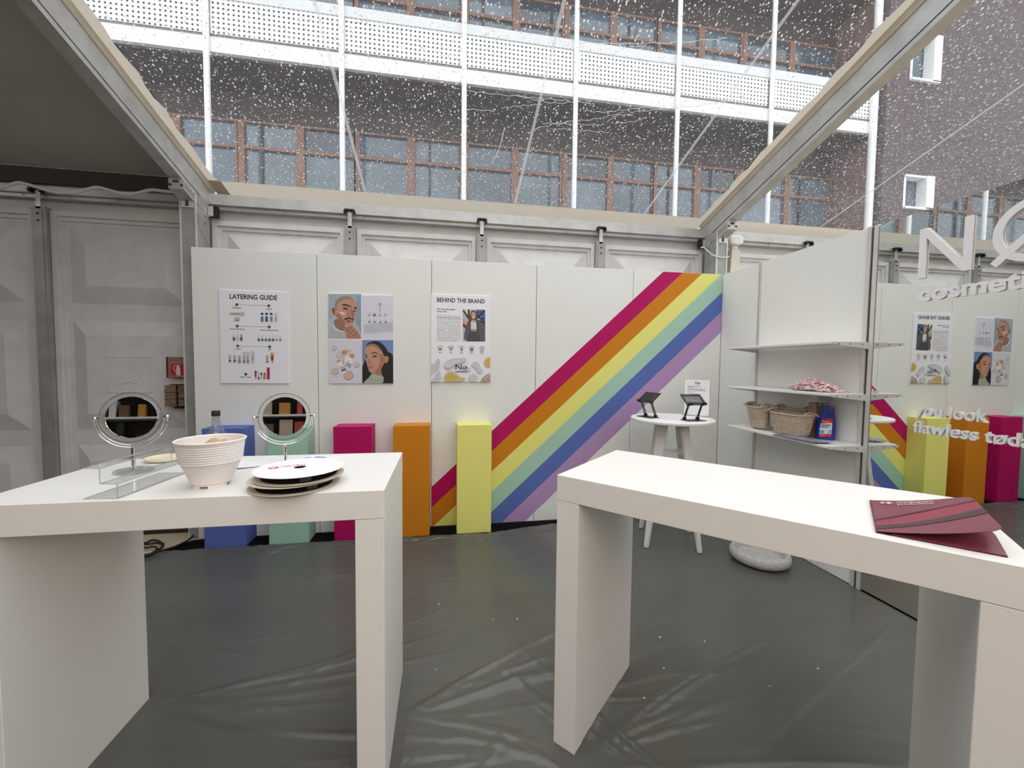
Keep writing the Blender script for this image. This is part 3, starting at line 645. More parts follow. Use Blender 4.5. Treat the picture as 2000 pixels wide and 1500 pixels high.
# ------------------------------------------------------------------ counter tables
def table(name, label, c, a, L=1.23, D=0.605, h=1.115):
    t = thing(name, label, 'table', (c[0], c[1], 0), a)
    build('table_top', MB().box(-L/2, L/2, -D/2, D/2, h-0.10, h), LAMI, t, bevel=0.0015, seg=1)
    for s in (-1, 1):
        x0, x1 = (-L/2, -L/2+0.098) if s < 0 else (L/2-0.098, L/2)
        build('leg', MB().box(x0+0.001, x1-0.001, -D/2+0.001, D/2-0.001, 0.0, h-0.1015), LAMI, t, bevel=0.0015, seg=1)
    return t
table('counter_table', 'white panel-leg counter table holding the mirrors, pot and reels', (-3.695, -2.124), 0.0)
ang = math.radians(-46.2); ux = np.array((math.cos(ang), math.sin(ang))); uy = np.array((-ux[1], ux[0]))
c = np.array((-2.431, -2.314))+ux*0.615+uy*0.3025
table('counter_table', 'white panel-leg counter table standing askew with the maroon folder', c, ang)
TH = 1.115
# ------------------------------------------------------------------ posters
def bil(x0t, y0t, x1t, y1t, x1b, y1b, x0b, y0b, W, Hh):
    def f(x, y):
        l = x0t+(y-y0t)/(y0b-y0t)*(x0b-x0t); r = x1t+(y-y1t)/(y1b-y1t)*(x1b-x1t); u = (x-l)/(r-l)
        tp = y0t+u*(y1t-y0t); bt_ = y0b+u*(y1b-y0b); return u*W, (bt_-y)/(bt_-tp)*Hh
    return f
BOARD = M('white_foam_board', (0.83, 0.835, 0.89), 0.4, var=0.01, linear=True)
def poster(label, x0, x1, z0, z1, q):
    t = thing('poster', label, 'poster', ((x0+x1)/2, 0, z0), world=True, group='posters on the white wall')
    build('board', MB().box(x0, x1, -0.0115, -0.0015, z0, z1), BOARD, t, bevel=0.0008, seg=1)
    W, Hh = x1-x0, z1-z0
    return t, Print((x0, -0.0116, z0), (1, 0, 0), (0, 0, 1), (0, -1, 0), bil(*q, W, Hh))
# layering guide
t, p = poster('white poster headed LAYERING GUIDE with small product pictures', -4.786, -4.238, 1.365, 2.165, (55, 80, 1075, 108, 1085, 1456, 80, 1456))
INK = (38, 38, 42); GR = (120, 120, 126)
p.text(208, 205, 'LAYERING GUIDE', 0.058, INK, 0.0016, width=0.378)
nodes = [(316, 292), (788, 306), (321, 607), (792, 618), (327, 902), (796, 910), (441, 1319)]
for a, b in ((0, 1), (2, 3), (4, 5)): p.line([nodes[a], nodes[b]], 5, GR)
for x, y0, y1 in ((790, 368, 398), (791, 562, 600), (322, 668, 702), (326, 842, 885)): p.line([(x, y0), (x, y1)], 4, GR)
p.up()
for i, (x, y) in enumerate(nodes): p.ell(x, y, 21, 21, (28, 28, 32))
p.up()
for i, (x, y) in enumerate(nodes): p.text(x-5, y+7, str((i+1)), 0.011, (235, 235, 238), 0.0002)
for x, y, s, wd in ((255, 345, 'Reinigung', 122), (745, 358, 'Liquids', 88), (218, 658, 'Seren (Ölbasiert)', 210), (658, 670, 'Seren (wasserbasiert)', 272), (280, 952, 'Cremes', 96), (775, 957, 'SPF', 48), (368, 1370, 'Mix to Them', 150)):
    p.text(x, y, s, 0.017, INK, 0.0003, width=wd/1015*0.548)
p.poly([(212, 410), (425, 402), (428, 462), (212, 445)], (186, 188, 190)); p.rect(276, 480, 360, 535, (150, 152, 156)); p.up()
p.rect(236, 408, 268, 446, (168, 186, 72)); p.line([(280, 425), (350, 428)], 10, (120, 122, 125)); p.rect(284, 490, 352, 526, (215, 216, 220)); p.rect(300, 505, 336, 526, (110, 112, 116)); p.up()
for x, col in ((688, (88, 122, 196)), (754, (42, 110, 92)), (824, (150, 152, 160)), (893, (190, 192, 198))):
    p.rect(x-22, 436, x+22, 548, (205, 207, 212)); p.rect(x-21, 465, x+21, 540, col); p.rect(x-20, 410, x+20, 436, (16, 16, 18) if x < 850 else (200, 202, 206)); p.line([(x-12, 500), (x+12, 500)], 8, (90, 92, 100))
for x, col in ((272, (150, 100, 50)), (327, (200, 202, 206)), (380, (140, 80, 100))):
    p.rect(x-19, 770, x+19, 824, col); p.rect(x-7, 725, x+7, 770, (195, 196, 202) if x < 370 else (110, 60, 75))
for x, col in ((637, (92, 98, 106)), (690, (98, 108, 160)), (743, (88, 128, 108)), (796, (84, 112, 92)), (848, (96, 104, 72)), (902, (172, 174, 180)), (957, (150, 152, 158))):
    p.rect(x-18, 790, x+18, 828, col); p.rect(x-6, 735, x+6, 790, (192, 194, 199))
for x, wd, y0, y1 in ((212, 40, 1030, 1150), (281, 44, 1030, 1150), (351, 52, 1035, 1160), (421, 40, 985, 1158), (474, 42, 985, 1158), (545, 56, 975, 1160)):
    p.rect(x-wd/2, y0, x+wd/2, y1, (200, 202, 206)); 
p.up()
for x, wd, y0, y1 in ((212, 34, 1112, 1132), (281, 36, 1112, 1132)): p.rect(x-wd/2, y0, x+wd/2, y1, (52, 52, 56))
for x in (212, 281, 351, 421, 474, 545): p.line([(x, 1050), (x, 1108)], 14, (140, 142, 148)); 
for x in (351, 421, 474): p.rect(x-16, 1110, x+16, 1150, (128, 130, 136))
p.rect(738, 1035, 784, 1150, (196, 197, 201)); p.rect(808, 998, 860, 1045, (206, 160, 90)); p.poly([(812, 1045), (856, 1045), (852, 1118), (818, 1118)], (170, 42, 48)); p.rect(824, 1118, 850, 1160, (196, 186, 186))
p.up(); p.line([(761, 1050), (761, 1115)], 14, (140, 142, 148)); p.rect(742, 1126, 780, 1142, (96, 84, 80))
p.poly([(570, 1268), (604, 1268), (598, 1365), (577, 1365)], (140, 40, 84)); p.rect(578, 1365, 598, 1396, (190, 186, 192)); p.rect(624, 1275, 642, 1365, (190, 190, 196)); p.rect(622, 1365, 644, 1394, (44, 44, 48))
p.rect(662, 1330, 682, 1394, (188, 188, 192)); p.rect(660, 1296, 684, 1330, (40, 38, 42)); p.rect(700, 1326, 740, 1394, (210, 138, 62)); p.rect(708, 1294, 732, 1326, (150, 50, 92)); p.rect(754, 1218, 796, 1394, (168, 34, 92))
p.done(t)
# photo poster
t, p = poster('white-framed poster of four photographs: bald man, droppers, bubbles and dark-haired woman', -3.902, -3.345, 1.366, 2.172, (95, 62, 1088, 97, 1090, 1455, 110, 1460))
p.lim = (97, 72, 592, 762); p.rect(97, 72, 592, 762, (172, 186, 196)); p.lim = None; p.rect(604, 100, 1087, 762, (214, 216, 228)); p.rect(108, 775, 604, 1452, (212, 210, 220)); p.rect(608, 778, 1088, 1450, (112, 140, 190)); p.up()
p.lim = (97, 72, 592, 762); p.poly([(97, 72), (592, 72), (592, 240), (470, 330), (300, 300), (97, 480)], (160, 174, 186)); p.poly([(520, 100), (592, 90), (592, 762), (560, 762), (500, 520)], (140, 156, 170)); p.up()
p.poly([(104, 640), (190, 560), (330, 600), (470, 520), (540, 560), (575, 660), (590, 760), (104, 760)], (172, 178, 180), 5); p.up()
p.poly([(190, 470), (290, 470), (345, 560), (345, 640), (270, 635), (190, 560)], (150, 110, 92), 4)
p.poly([(165, 545), (210, 605), (290, 640), (345, 640), (340, 655), (285, 655), (200, 620), (160, 560)], (214, 216, 214), 4); p.up()
p.poly([(146, 300), (160, 285), (190, 295), (202, 350), (196, 395), (180, 400), (152, 345)], (164, 102, 82), 4)
p.poly([(190, 330), (190, 240), (225, 160), (300, 112), (390, 104), (465, 140), (510, 210), (528, 290), (518, 345), (500, 410), (480, 480), (452, 545), (410, 572), (365, 560), (310, 515), (250, 470), (205, 410)], (190, 146, 122), 5); p.up()
p.poly([(190, 240), (225, 160), (300, 112), (390, 104), (465, 140), (470, 160), (390, 150), (290, 180), (235, 240), (215, 330), (195, 330)], (160, 128, 110), 4)
p.poly([(205, 400), (250, 380), (330, 470), (350, 540), (310, 515), (250, 470)], (160, 116, 96), 4)
p.poly([(430, 300), (470, 330), (490, 420), (470, 500), (445, 520), (450, 440)], (158, 108, 90), 4); p.up()
p.poly([(152, 310), (166, 298), (186, 320), (188, 370), (170, 360)], (132, 70, 58), 4)
p.poly([(300, 245), (320, 226), (380, 235), (440, 265), (436, 280), (375, 258), (310, 252)], (60, 42, 38), 4); p.poly([(480, 285), (500, 272), (524, 290), (520, 310), (490, 300)], (60, 42, 38), 4)
p.poly([(310, 292), (345, 280), (392, 296), (380, 315), (335, 312)], (96, 64, 54), 4); p.poly([(462, 330), (500, 330), (508, 345), (480, 350)], (96, 64, 54), 4)
p.poly([(396, 330), (412, 300), (442, 400), (430, 432), (392, 420), (375, 400)], (176, 124, 104), 4)
p.poly([(265, 350), (300, 352), (345, 365), (340, 385), (305, 385), (275, 370)], (226, 212, 200), 4); p.up()
p.poly([(340, 300), (362, 292), (374, 306), (352, 312)], (28, 22, 22), 3); p.poly([(384, 418), (410, 428), (436, 424), (430, 436), (392, 432)], (120, 72, 62), 3)
p.poly([(335, 460), (365, 438), (420, 442), (455, 455), (482, 462), (468, 474), (430, 462), (390, 458), (350, 472)], (26, 20, 20), 4); p.poly([(362, 482), (400, 474), (440, 486), (424, 508), (384, 508)], (150, 84, 80), 4); p.up()
p.poly([(345, 580), (400, 572), (452, 560), (480, 590), (530, 640), (558, 690), (590, 745), (592, 760), (385, 760), (362, 690), (342, 630)], (172, 122, 104), 4); p.up()
for L in ([(395, 585), (370, 650)], [(450, 575), (400, 660)], [(490, 612), (420, 690)], [(535, 655), (450, 730)]): p.line(L, 12, (132, 88, 76))
for L in ([(430, 580), (385, 650)], [(470, 600), (412, 676)], [(512, 640), (436, 712)]): p.line(L, 10, (196, 150, 130))
p.lim = None; p.poly([(636, 545), (1087, 500), (1087, 635), (640, 680)], (186, 190, 204)); p.poly([(640, 680), (1087, 635), (1087, 645), (780, 688)], (200, 202, 214))
for x, y in ((716, 340), (798, 340), (884, 345), (968, 340)):
    p.poly([(x-27, y+90), (x-12, y+82), (x+12, y+82), (x+27, y+90), (x+27, y+180), (x-22, y+180)], (226, 228, 234)); p.rect(x-24, y+38, x+22, y+76, (112, 116, 124) if x == 798 else (176, 178, 186)); p.rect(x-8, y, x+8, y+38, (198, 200, 208))
p.rect(856, 212, 904, 246, (196, 168, 74)); p.rect(874, 170, 886, 212, (206, 208, 216)); p.rect(876, 246, 886, 350, (150, 152, 162)); p.up()
for x, y in ((716, 340), (798, 340), (884, 345), (968, 340)):
    p.text(x-16, y+122, 'Nø', 0.015, (60, 62, 68)); p.line([(x-24, y+142), (x+26, y+142)], 5, (90, 92, 98)); p.rect(x-16, y+152, x+24, y+178, (134, 136, 142))
for x, y, r, cl in ((182, 911, 40, (178, 170, 170)), (258, 1012, 50, (184, 176, 178)), (405, 950, 24, (184, 176, 178)), (521, 1165, 44, (176, 168, 168)), (190, 1271, 56, (190, 168, 158)), (397, 1332, 74, (186, 160, 146))):
    p.ell(x, y, r, r, tuple(int(v*0.82) for v in cl))
p.up()
for x, y, r, cl in ((182, 911, 36, (200, 194, 196)), (258, 1012, 45, (206, 200, 204)), (405, 950, 20, (206, 200, 204)), (521, 1165, 39, (200, 194, 196)), (190, 1271, 50, (206, 186, 176)), (397, 1332, 67, (200, 176, 160))): p.ell(x-2, y-3, r, r, cl)
p.poly([(232, 1140), (280, 1110), (372, 1260), (350, 1290), (315, 1305), (280, 1295)], (228, 228, 232)); p.poly([(350, 1040), (400, 1035), (470, 1080), (415, 1225), (345, 1190)], (230, 231, 236))
p.poly([(318, 1000), (345, 1000), (325, 1158), (303, 1150)], (214, 178, 150)); p.rect(304, 942, 378, 1002, (204, 140, 78)); p.poly([(425, 985), (492, 1015), (470, 1068), (412, 1040)], (206, 142, 84)); p.poly([(222, 1100), (262, 1080), (276, 1118), (236, 1136)], (188, 160, 104)); p.up()
p.rect(336, 885, 362, 942, (196, 198, 206)); p.poly([(465, 950), (492, 955), (478, 1010), (456, 1000)], (196, 198, 206))
p.text(382, 1110, 'Nø', 0.016, (70, 70, 74)); p.text(252, 1195, 'Nø', 0.016, (70, 70, 74))
for L in ([(362, 1128), (440, 1165)], [(356, 1150), (434, 1185)], [(352, 1172), (426, 1206)], [(268, 1225), (340, 1190)]): p.line(L, 14, (120, 122, 128))
p.poly([(282, 1240), (345, 1212), (366, 1250), (300, 1278)], (112, 114, 120))
p.up()
p.lim = (608, 778, 1088, 1450); p.poly([(608, 1200), (640, 1120), (665, 880), (705, 825), (790, 796), (880, 812), (960, 880), (1010, 960), (1088, 1040), (1088, 1450), (608, 1450)], (26, 22, 24), 4); p.up()
p.poly([(608, 830), (608, 1040), (640, 1000), (650, 880), (700, 815), (640, 790)], (112, 140, 190), 3)
p.poly([(655, 905), (700, 850), (800, 840), (880, 900), (935, 1000), (965, 1060), (940, 1150), (900, 1240), (915, 1330), (850, 1325), (790, 1290), (740, 1285), (712, 1255), (690, 1190), (672, 1120), (640, 1040)], (194, 146, 122), 4)
p.poly([(950, 1060), (985, 1025), (1015, 1050), (1005, 1110), (970, 1140), (955, 1110)], (190, 134, 110), 4); p.up()
p.poly([(880, 1000), (935, 1010), (950, 1100), (900, 1240), (915, 1325), (850, 1320), (800, 1275), (860, 1200), (880, 1100)], (168, 116, 94), 4)
p.poly([(650, 930), (700, 850), (800, 838), (880, 900), (900, 960), (840, 900), (750, 870), (690, 890)], (150, 110, 94), 3); p.up()
p.poly([(735, 1000), (760, 975), (810, 966), (860, 992), (858, 1002), (808, 982), (762, 990)], (52, 36, 32), 4); p.poly([(640, 1005), (655, 996), (688, 1020), (684, 1030), (655, 1012)], (52, 36, 32), 4)
p.poly([(762, 1035), (795, 1016), (840, 1028), (820, 1044), (785, 1046)], (86, 60, 54), 4); p.poly([(645, 1042), (668, 1032), (690, 1044), (672, 1056)], (86, 60, 54), 4)
p.poly([(690, 1110), (705, 1050), (725, 1090), (758, 1120), (735, 1145), (700, 1140)], (178, 126, 104), 4)
p.poly([(688, 1190), (705, 1172), (740, 1178), (782, 1192), (745, 1225), (705, 1220)], (190, 116, 108), 4); p.up()
p.poly([(698, 1132), (715, 1140), (738, 1136), (720, 1148)], (112, 70, 62), 3); p.line([(690, 1192), (735, 1198), (780, 1192)], 5, (120, 64, 62)); p.ell(800, 1033, 9, 9, (24, 18, 20)); p.ell(668, 1044, 7, 8, (24, 18, 20))
p.poly([(640, 1450), (700, 1375), (770, 1290), (840, 1325), (925, 1340), (935, 1390), (905, 1450)], (164, 176, 158), 3); p.up(); p.line([(700, 1378), (800, 1420), (900, 1400)], 6, (128, 140, 126))
p.done(t)
# brand poster
t, p = poster('white poster headed BEHIND THE BRAND with text and a standing woman', -3.0035, -2.446, 1.383, 2.199, (103, 75, 1025, 108, 1003, 1432, 92, 1425))
p.text(186, 192, 'BEHIND THE BRAND', 0.056, INK, 0.0015, width=0.448)
p.text(188, 312, 'Wer und was steckt', 0.0185, INK, 0.0006, width=0.168); p.text(188, 348, 'hinter Nø?', 0.0185, INK, 0.0006, width=0.088)
TX = ['Wir haben mit Nø Cosmetics ein', 'Familienunternehmen gegründet,', 'das seit 2017 Wirkstoffkosmetik', 'neu denkt und hochwertige Skin-', 'care zugänglicher macht. Dafür', 'setzen wir auf faire Preise, orien-', 'tieren uns an echten Hautbedürf-', 'nissen und entwickeln für alle', 'Hauttypen – unabhängig von', 'Alter und Geschlecht. Darüber', 'hinaus lassen wir das Feedback', 'unserer Community in neue For-', 'mulierungen einfließen, um noch', 'mehr Menschen passende Lösun-', 'gen für ihre Haut zu bieten.']
for i, s in enumerate(TX): p.text(186, 408+27.6*i, s, 0.0132, (70, 70, 76), 0.0005 if i == 1 else 0.0001, width=0.222 if i < 14 else 0.185)
p.poly([(580, 305), (932, 312), (929, 803), (580, 800)], (178, 180, 186)); p.up()
p.lim = (583, 308, 930, 801); p.poly([(584, 308), (700, 308), (700, 330), (640, 380)], (208, 214, 120)); p.poly([(790, 312), (932, 314), (930, 520), (820, 440)], (70, 92, 160)); p.poly([(582, 440), (640, 520), (620, 600), (582, 560)], (222, 140, 100)); p.poly([(820, 470), (930, 480), (929, 803), (760, 800)], (46, 46, 56)); p.up()
p.line([(590, 320), (662, 430)], 26, (20, 20, 22)); p.line([(676, 308), (676, 470)], 26, (20, 20, 22)); p.line([(800, 440), (920, 330)], 24, (20, 20, 22)); p.line([(800, 330), (812, 420), (870, 462), (930, 440)], 20, (20, 20, 22)); p.poly([(582, 520), (640, 560), (640, 610), (582, 570)], (90, 30, 44)); p.up()
p.poly([(690, 470), (640, 540), (604, 680), (602, 770), (640, 776), (645, 800), (860, 802), (925, 800), (925, 560), (850, 500), (800, 470)], (84, 84, 90), 3); p.up()
p.poly([(705, 350), (745, 322), (785, 345), (800, 420), (838, 560), (822, 600), (790, 520), (690, 500), (650, 580), (640, 540), (680, 450)], (92, 74, 66), 4); p.up()
p.poly([(706, 500), (790, 500), (795, 610), (705, 606)], (206, 210, 218)); p.poly([(722, 470), (770, 470), (790, 500), (706, 500)], (196, 150, 130)); p.poly([(716, 370), (745, 348), (775, 370), (778, 420), (752, 455), (730, 445)], (206, 158, 138), 4)
p.poly([(706, 606), (795, 610), (790, 650), (712, 645)], (196, 168, 140)); p.poly([(700, 640), (800, 648), (850, 800), (650, 798), (670, 720)], (66, 66, 76)); p.up()
p.poly([(738, 425), (768, 420), (758, 436), (746, 438)], (240, 236, 232)); p.ell(736, 395, 5, 4, (60, 40, 36)); p.ell(764, 392, 5, 4, (60, 40, 36)); p.line([(748, 395), (754, 412)], 5, (170, 118, 100)); p.line([(700, 480), (690, 620), (655, 790)], 10, (50, 50, 56)); p.line([(800, 500), (822, 640), (850, 790)], 10, (50, 50, 56)); p.line([(712, 625), (790, 630)], 12, (60, 50, 40)); p.rect(742, 616, 762, 640, (190, 160, 80)); p.line([(716, 700), (712, 790)], 6, (48, 48, 56)); p.line([(740, 660), (744, 795)], 5, (48, 48, 56))
IC = (84, 84, 90); p.lim = None
def arcs(cx, cy, r, a0, a1, wd=7): p.line([(cx+r*math.cos(math.radians(a)), cy-r*math.sin(math.radians(a))) for a in np.linspace(a0, a1, 12)], wd, IC)
for i, cx in enumerate((233, 397, 557, 716, 874)):
    cy = 915+i*3
    for k in range(5): arcs(cx, cy+3, 54, 30+k*25, 46+k*25, 8)
    for k in range(3): arcs(cx, cy+3, 54, 245+k*18, 258+k*18, 9)
    if i == 0:
        for a in (90, 30, 150, 0, 180): p.line([(cx, cy+20), (cx+20*math.cos(math.radians(a)), cy-2-28*math.sin(math.radians(a))), (cx+34*math.cos(math.radians(a)), cy+10-38*math.sin(math.radians(a)))], 6, IC)
        p.line([(cx, cy-36), (cx, cy+32)], 5, IC)
    elif i == 1: p.line([(cx-28, cy-20), (cx-12, cy-14), (cx+12, cy-14), (cx+28, cy-22), (cx+14, cy+10), (cx, cy+30), (cx-14, cy+10), (cx-28, cy-20)], 7, IC); p.line([(cx-12, cy-14), (cx-14, cy-30)], 6, IC); p.line([(cx+12, cy-14), (cx+14, cy-30)], 6, IC)
    elif i == 2: arcs(cx, cy+4, 18, -160, 120, 8); arcs(cx+8, cy-10, 16, 60, 250, 7); p.line([(cx-10, cy), (cx+14, cy-28)], 6, IC)
    elif i == 3:
        for a in range(0, 360, 60): p.ell(cx+20*math.cos(math.radians(a)), cy+22*math.sin(math.radians(a)), 9, 10, IC)
        arcs(cx, cy, 12, 0, 360, 6)
    else: p.line([(cx-12, cy+30), (cx-20, cy), (cx-12, cy-28), (cx+8, cy-32), (cx+22, cy-14), (cx+18, cy+6), (cx+22, cy+26), (cx+8, cy+34), (cx-12, cy+30)], 7, IC)
p.up()
p.lim = (101, 900, 1003, 1424)
for q, cl in (([(100, 1160), (150, 1140), (200, 1060), (230, 1120), (205, 1200), (150, 1250), (103, 1290)], (198, 199, 205)), ([(100, 1400), (160, 1330), (205, 1245), (240, 1300), (215, 1410), (100, 1425)], (200, 200, 206)),
              ([(290, 1165), (340, 1100), (450, 1065), (590, 1055), (635, 1090), (560, 1140), (450, 1165), (390, 1215), (330, 1225)], (190, 194, 198)), ([(712, 1150), (770, 1106), (830, 1140), (850, 1210), (890, 1250), (850, 1295), (800, 1270), (780, 1210), (730, 1195)], (202, 203, 208)),
              ([(664, 1355), (735, 1296), (803, 1350), (780, 1412), (700, 1415)], (202, 202, 206)), ([(640, 1205), (690, 1205), (690, 1255), (640, 1255)], (206, 207, 212)), ([(292, 1340), (340, 1275), (420, 1262), (490, 1310), (540, 1350), (605, 1360), (600, 1400), (500, 1415), (330, 1420), (300, 1400)], (204, 186, 130))):
    p.poly(q, cl, 4)
p.poly([(1006, 1036), (960, 1050), (915, 1090), (910, 1140), (940, 1185), (1004, 1198)], (206, 180, 88)); p.poly([(1002, 1285), (930, 1320), (870, 1370), (845, 1428), (1002, 1430)], (176, 148, 142)); p.up()
p.poly([(310, 1345), (370, 1290), (450, 1320), (500, 1370), (420, 1395), (330, 1390)], (196, 172, 96), 4); p.poly([(300, 1160), (380, 1100), (560, 1075), (600, 1090), (450, 1140), (360, 1200)], (208, 211, 214), 4); p.line([(910, 1400), (950, 1345), (1000, 1312)], 8, (222, 206, 200)); p.up()
p.lim = None; p.text(452, 1230, 'Nø', 0.070, (40, 40, 44), 0, width=0.112); p.text(458, 1274, 'cosmetics', 0.024, (40, 40, 44), 0.0006, width=0.112); p.ell(652, 1142, 5, 5, (40, 40, 44))
p.done(t)
# ------------------------------------------------------------------ make-up mirrors on the left table
def makeup_mirror(label, x, y, rz, tilt, h):
    t = thing('makeup_mirror', label, 'mirror', (x, y, TH), rz, 'round make-up mirrors on the left table')
    b = MB(); b.lathe([(0.001, 0), (0.058, 0), (0.060, 0.003), (0.060, 0.008), (0.056, 0.011), (0.001, 0.011)], n=40); build('base', b, ACRY, t, smooth=True)
    b = MB(); b.lathe([(0.0602, 0.0015), (0.0615, 0.003), (0.0615, 0.008), (0.0602, 0.0095)], n=40, close=True); build('base_rim', b, ACRE, t, smooth=True)
    R_ = 0.1075
    build('stem', MB().lathe([(0.0075, 0.010), (0.0065, 0.016), (0.0065, h-R_-0.002)], n=16), CHROME, t, smooth=True)
    arc_ = [(R_*math.cos(a), 0, h+R_*math.sin(a)) for a in np.linspace(math.pi, 2*math.pi, 33)]
    yk = MB()
    for i in range(32):
        a0, a1 = arc_[i], arc_[i+1]; d0 = np.array(a0)-np.array((0, 0, h)); d1 = np.array(a1)-np.array((0, 0, h)); d0 /= R_; d1 /= R_
        V = []
        for p_, d in ((a0, d0), (a1, d1)):
            for e in (-0.005, 0.005):
                for yy in (-0.006, 0.006): V.append(np.array(p_)+d*e+np.array((0, yy, 0)))
        yk.add(V, [(0, 1, 5, 4), (2, 6, 7, 3), (0, 4, 6, 2), (1, 3, 7, 5)])
    build('yoke', yk, ACRY, t)
    ye = MB(); ye.tube([(p_[0]*1.046, -0.006, h+(p_[2]-h)*1.046) for p_ in arc_], 0.0016, 6); ye.tube([(p_[0]*0.955, -0.006, h+(p_[2]-h)*0.955) for p_ in arc_], 0.0010, 6)
    build('yoke_edge', ye, CHROME, t, smooth=True)
    for s in (-1, 1):
        k = MB(); k.sphere((s*(R_+0.003), 0, h+0.004), 0.0062); k.bar((s*(R_+0.002), 0, h+0.004), (s*0.093, 0, h+0.004), 0.005, 0.005); build('pivot', k, CHROME, t, smooth=True)
    ct, st_ = math.cos(tilt), math.sin(tilt)
    def tl(mb):
        mb.v = [(px, py*ct+pz*st_, h+0.004-py*st_+pz*ct) for px, py, pz in mb.v]; return mb
    def ring(ri_, ro_, y0, y1, n=56):
        m = MB(); V = []
        for i in range(n):
            a = 2*math.pi*i/n
            for r, yy in ((ri_, y0), (ro_, y0), (ro_, y1), (ri_, y1)): V.append((r*math.cos(a), yy, r*math.sin(a)))
        m.add(V, [(i*4+q, i*4+(q+1) % 4, ((i+1) % n)*4+(q+1) % 4, ((i+1) % n)*4+q) for i in range(n) for q in range(4)]); return m
    def disc(r, yy, n=56, flip=False):
        m = MB(); V = [(r*math.cos(2*math.pi*i/n), yy, r*math.sin(2*math.pi*i/n)) for i in range(n)]
        m.add(V, [list(range(n)) if not flip else list(range(n-1, -1, -1))]); return m
    build('acrylic_ring', tl(ring(0.0795, 0.0955, -0.007, 0.007)), ACRY, t)
    build('ring_edge', tl(ring(0.0950, 0.0968, -0.0076, -0.0058)), CHROME, t)
    m = disc(0.079, -0.0042, flip=False); m2 = disc(0.079, 0.0042, flip=True); m.add(m2.v, m2.f)
    m3 = ring(0.0785, 0.0805, -0.0055, 0.0055); m.add(m3.v, m3.f)
    build('mirror_glass', tl(m), [mirror_mat('small_mirror_glass', (0.86, 0.86, 0.86))], t)
    return t
q = atz(258, 817, TH+0.212); makeup_mirror('round acrylic make-up mirror at the left, behind the clear riser', q[0], q[1], math.radians(13), math.radians(6), 0.212)
q = atz(556.5, 815, TH+0.207); makeup_mirror('round acrylic make-up mirror on chrome stem behind the tape reels', q[0], q[1], math.radians(11), math.radians(6), 0.207)
# ------------------------------------------------------------------ clear acrylic step riser
rs = tag(build('acrylic_riser', MB().box(0, 0.0001, 0, 0.0001, 0, 0.0001), ACRY, None, off=(0, 0, 0)), None) if False else None
A_, B_ = np.array((-3.990, -2.404)), np.array((-3.892, -2.412)); LN = np.array((0.022, 0.300))
r_ = thing('acrylic_riser', 'clear acrylic stepped display riser at front left of table', 'display riser', (-3.94, -2.26, TH), world=True)
def plate(p, q_, th=0.004):   # a sheet swept along the riser's length from edge p to edge q
    mb = MB(); p = np.array(p, float); q_ = np.array(q_, float); L3 = np.array((LN[0], LN[1], 0)); d = q_-p; nrm = np.cross(d, L3); nrm = nrm/np.linalg.norm(nrm)*th/2
    mb.prism([p-nrm, q_-nrm, q_+nrm, p+nrm], L3); return mb
def edge(p, q_):
    mb = MB(); p = np.array(p, float); q_ = np.array(q_, float); L3 = np.array((LN[0], LN[1], 0)); mb.tube([p, p+L3], 0.0018, 6); mb.tube([q_, q_+L3], 0.0018, 6); mb.tube([p, q_], 0.0016, 6); mb.tube([p+L3, q_+L3], 0.0016, 6); return mb
za, zb_, zc = TH+0.0022, TH+0.048, TH+0.097
pts_ = [((A_[0], A_[1], za), (B_[0], B_[1], za)), ((B_[0], B_[1], za+0.002), (B_[0], B_[1], zb_)), ((B_[0], B_[1], zb_), (-3.946, -2.402, zb_)), ((-3.946, -2.402, zb_), (-3.946, -2.402, zc)), ((-3.946, -2.402, zc), (-3.998, -2.394, zc))]
for p_, q_ in pts_:
    build('acrylic_plate', plate(p_, q_), ACRY, r_); build('polished_edge', edge(p_, q_), ACRE, r_)
# cream dish behind it
q = atz(322, 899, TH); d_ = tag(build('shallow_dish', MB().lathe([(0.001, 0), (0.048, 0), (0.066, 0.006), (0.070, 0.016), (0.066, 0.016), (0.060, 0.008), (0.001, 0.005)], (q[0], q[1], TH+0.0005), 40), M('cream_plastic', (0.80, 0.73, 0.55), 0.45, linear=True), None, smooth=True, off=(q[0], q[1], TH)), 'shallow cream dish half hidden behind pot and clear riser', 'dish')
# ------------------------------------------------------------------ white ribbed pot
q = (-3.688, -2.285); pot = thing('plant_pot', 'white ribbed plastic pot holding crumpled scraps', 'pot', (q[0], q[1], TH))
prof = [(0.001, 0.006), (0.050, 0.006), (0.056, 0.012)]
for i in range(22): z = 0.016+i*0.0033; prof += [(0.0605+i*0.00125+(0.0011 if i % 2 else -0.0005), z)]
prof += [(0.0890, 0.088), (0.0945, 0.090)]
for i in range(16): z = 0.093+i*0.0040; prof += [(0.0925+i*0.00050+(0.0012 if i % 2 else -0.0005), z)]
prof += [(0.1015, 0.158), (0.1055, 0.160), (0.1060, 0.164), (0.1030, 0.166), (0.0985, 0.163), (0.094, 0.12), (0.082, 0.085), (0.060, 0.02), (0.001, 0.014)]
POT = M('white_ribbed_plastic', (0.82, 0.79, 0.77), 0.45, var=0.015, linear=True)
build('pot_body', MB().lathe(prof, n=72), POT, pot, smooth=True)
ft = MB()
for i in range(4):
    a0 = i*math.pi/2+0.25; n = 8
    V = []
    for j in range(n+1):
        a = a0+j/n*1.05
        for r, z in ((0.049, 0), (0.055, 0), (0.057, 0.012), (0.049, 0.008)): V.append((r*math.cos(a), r*math.sin(a), z))
    ft.add(V, [(j*4+k, j*4+(k+1) % 4, (j+1)*4+(k+1) % 4, (j+1)*4+k) for j in range(n) for k in range(4)]+[(3, 2, 1, 0), (n*4, n*4+1, n*4+2, n*4+3)])
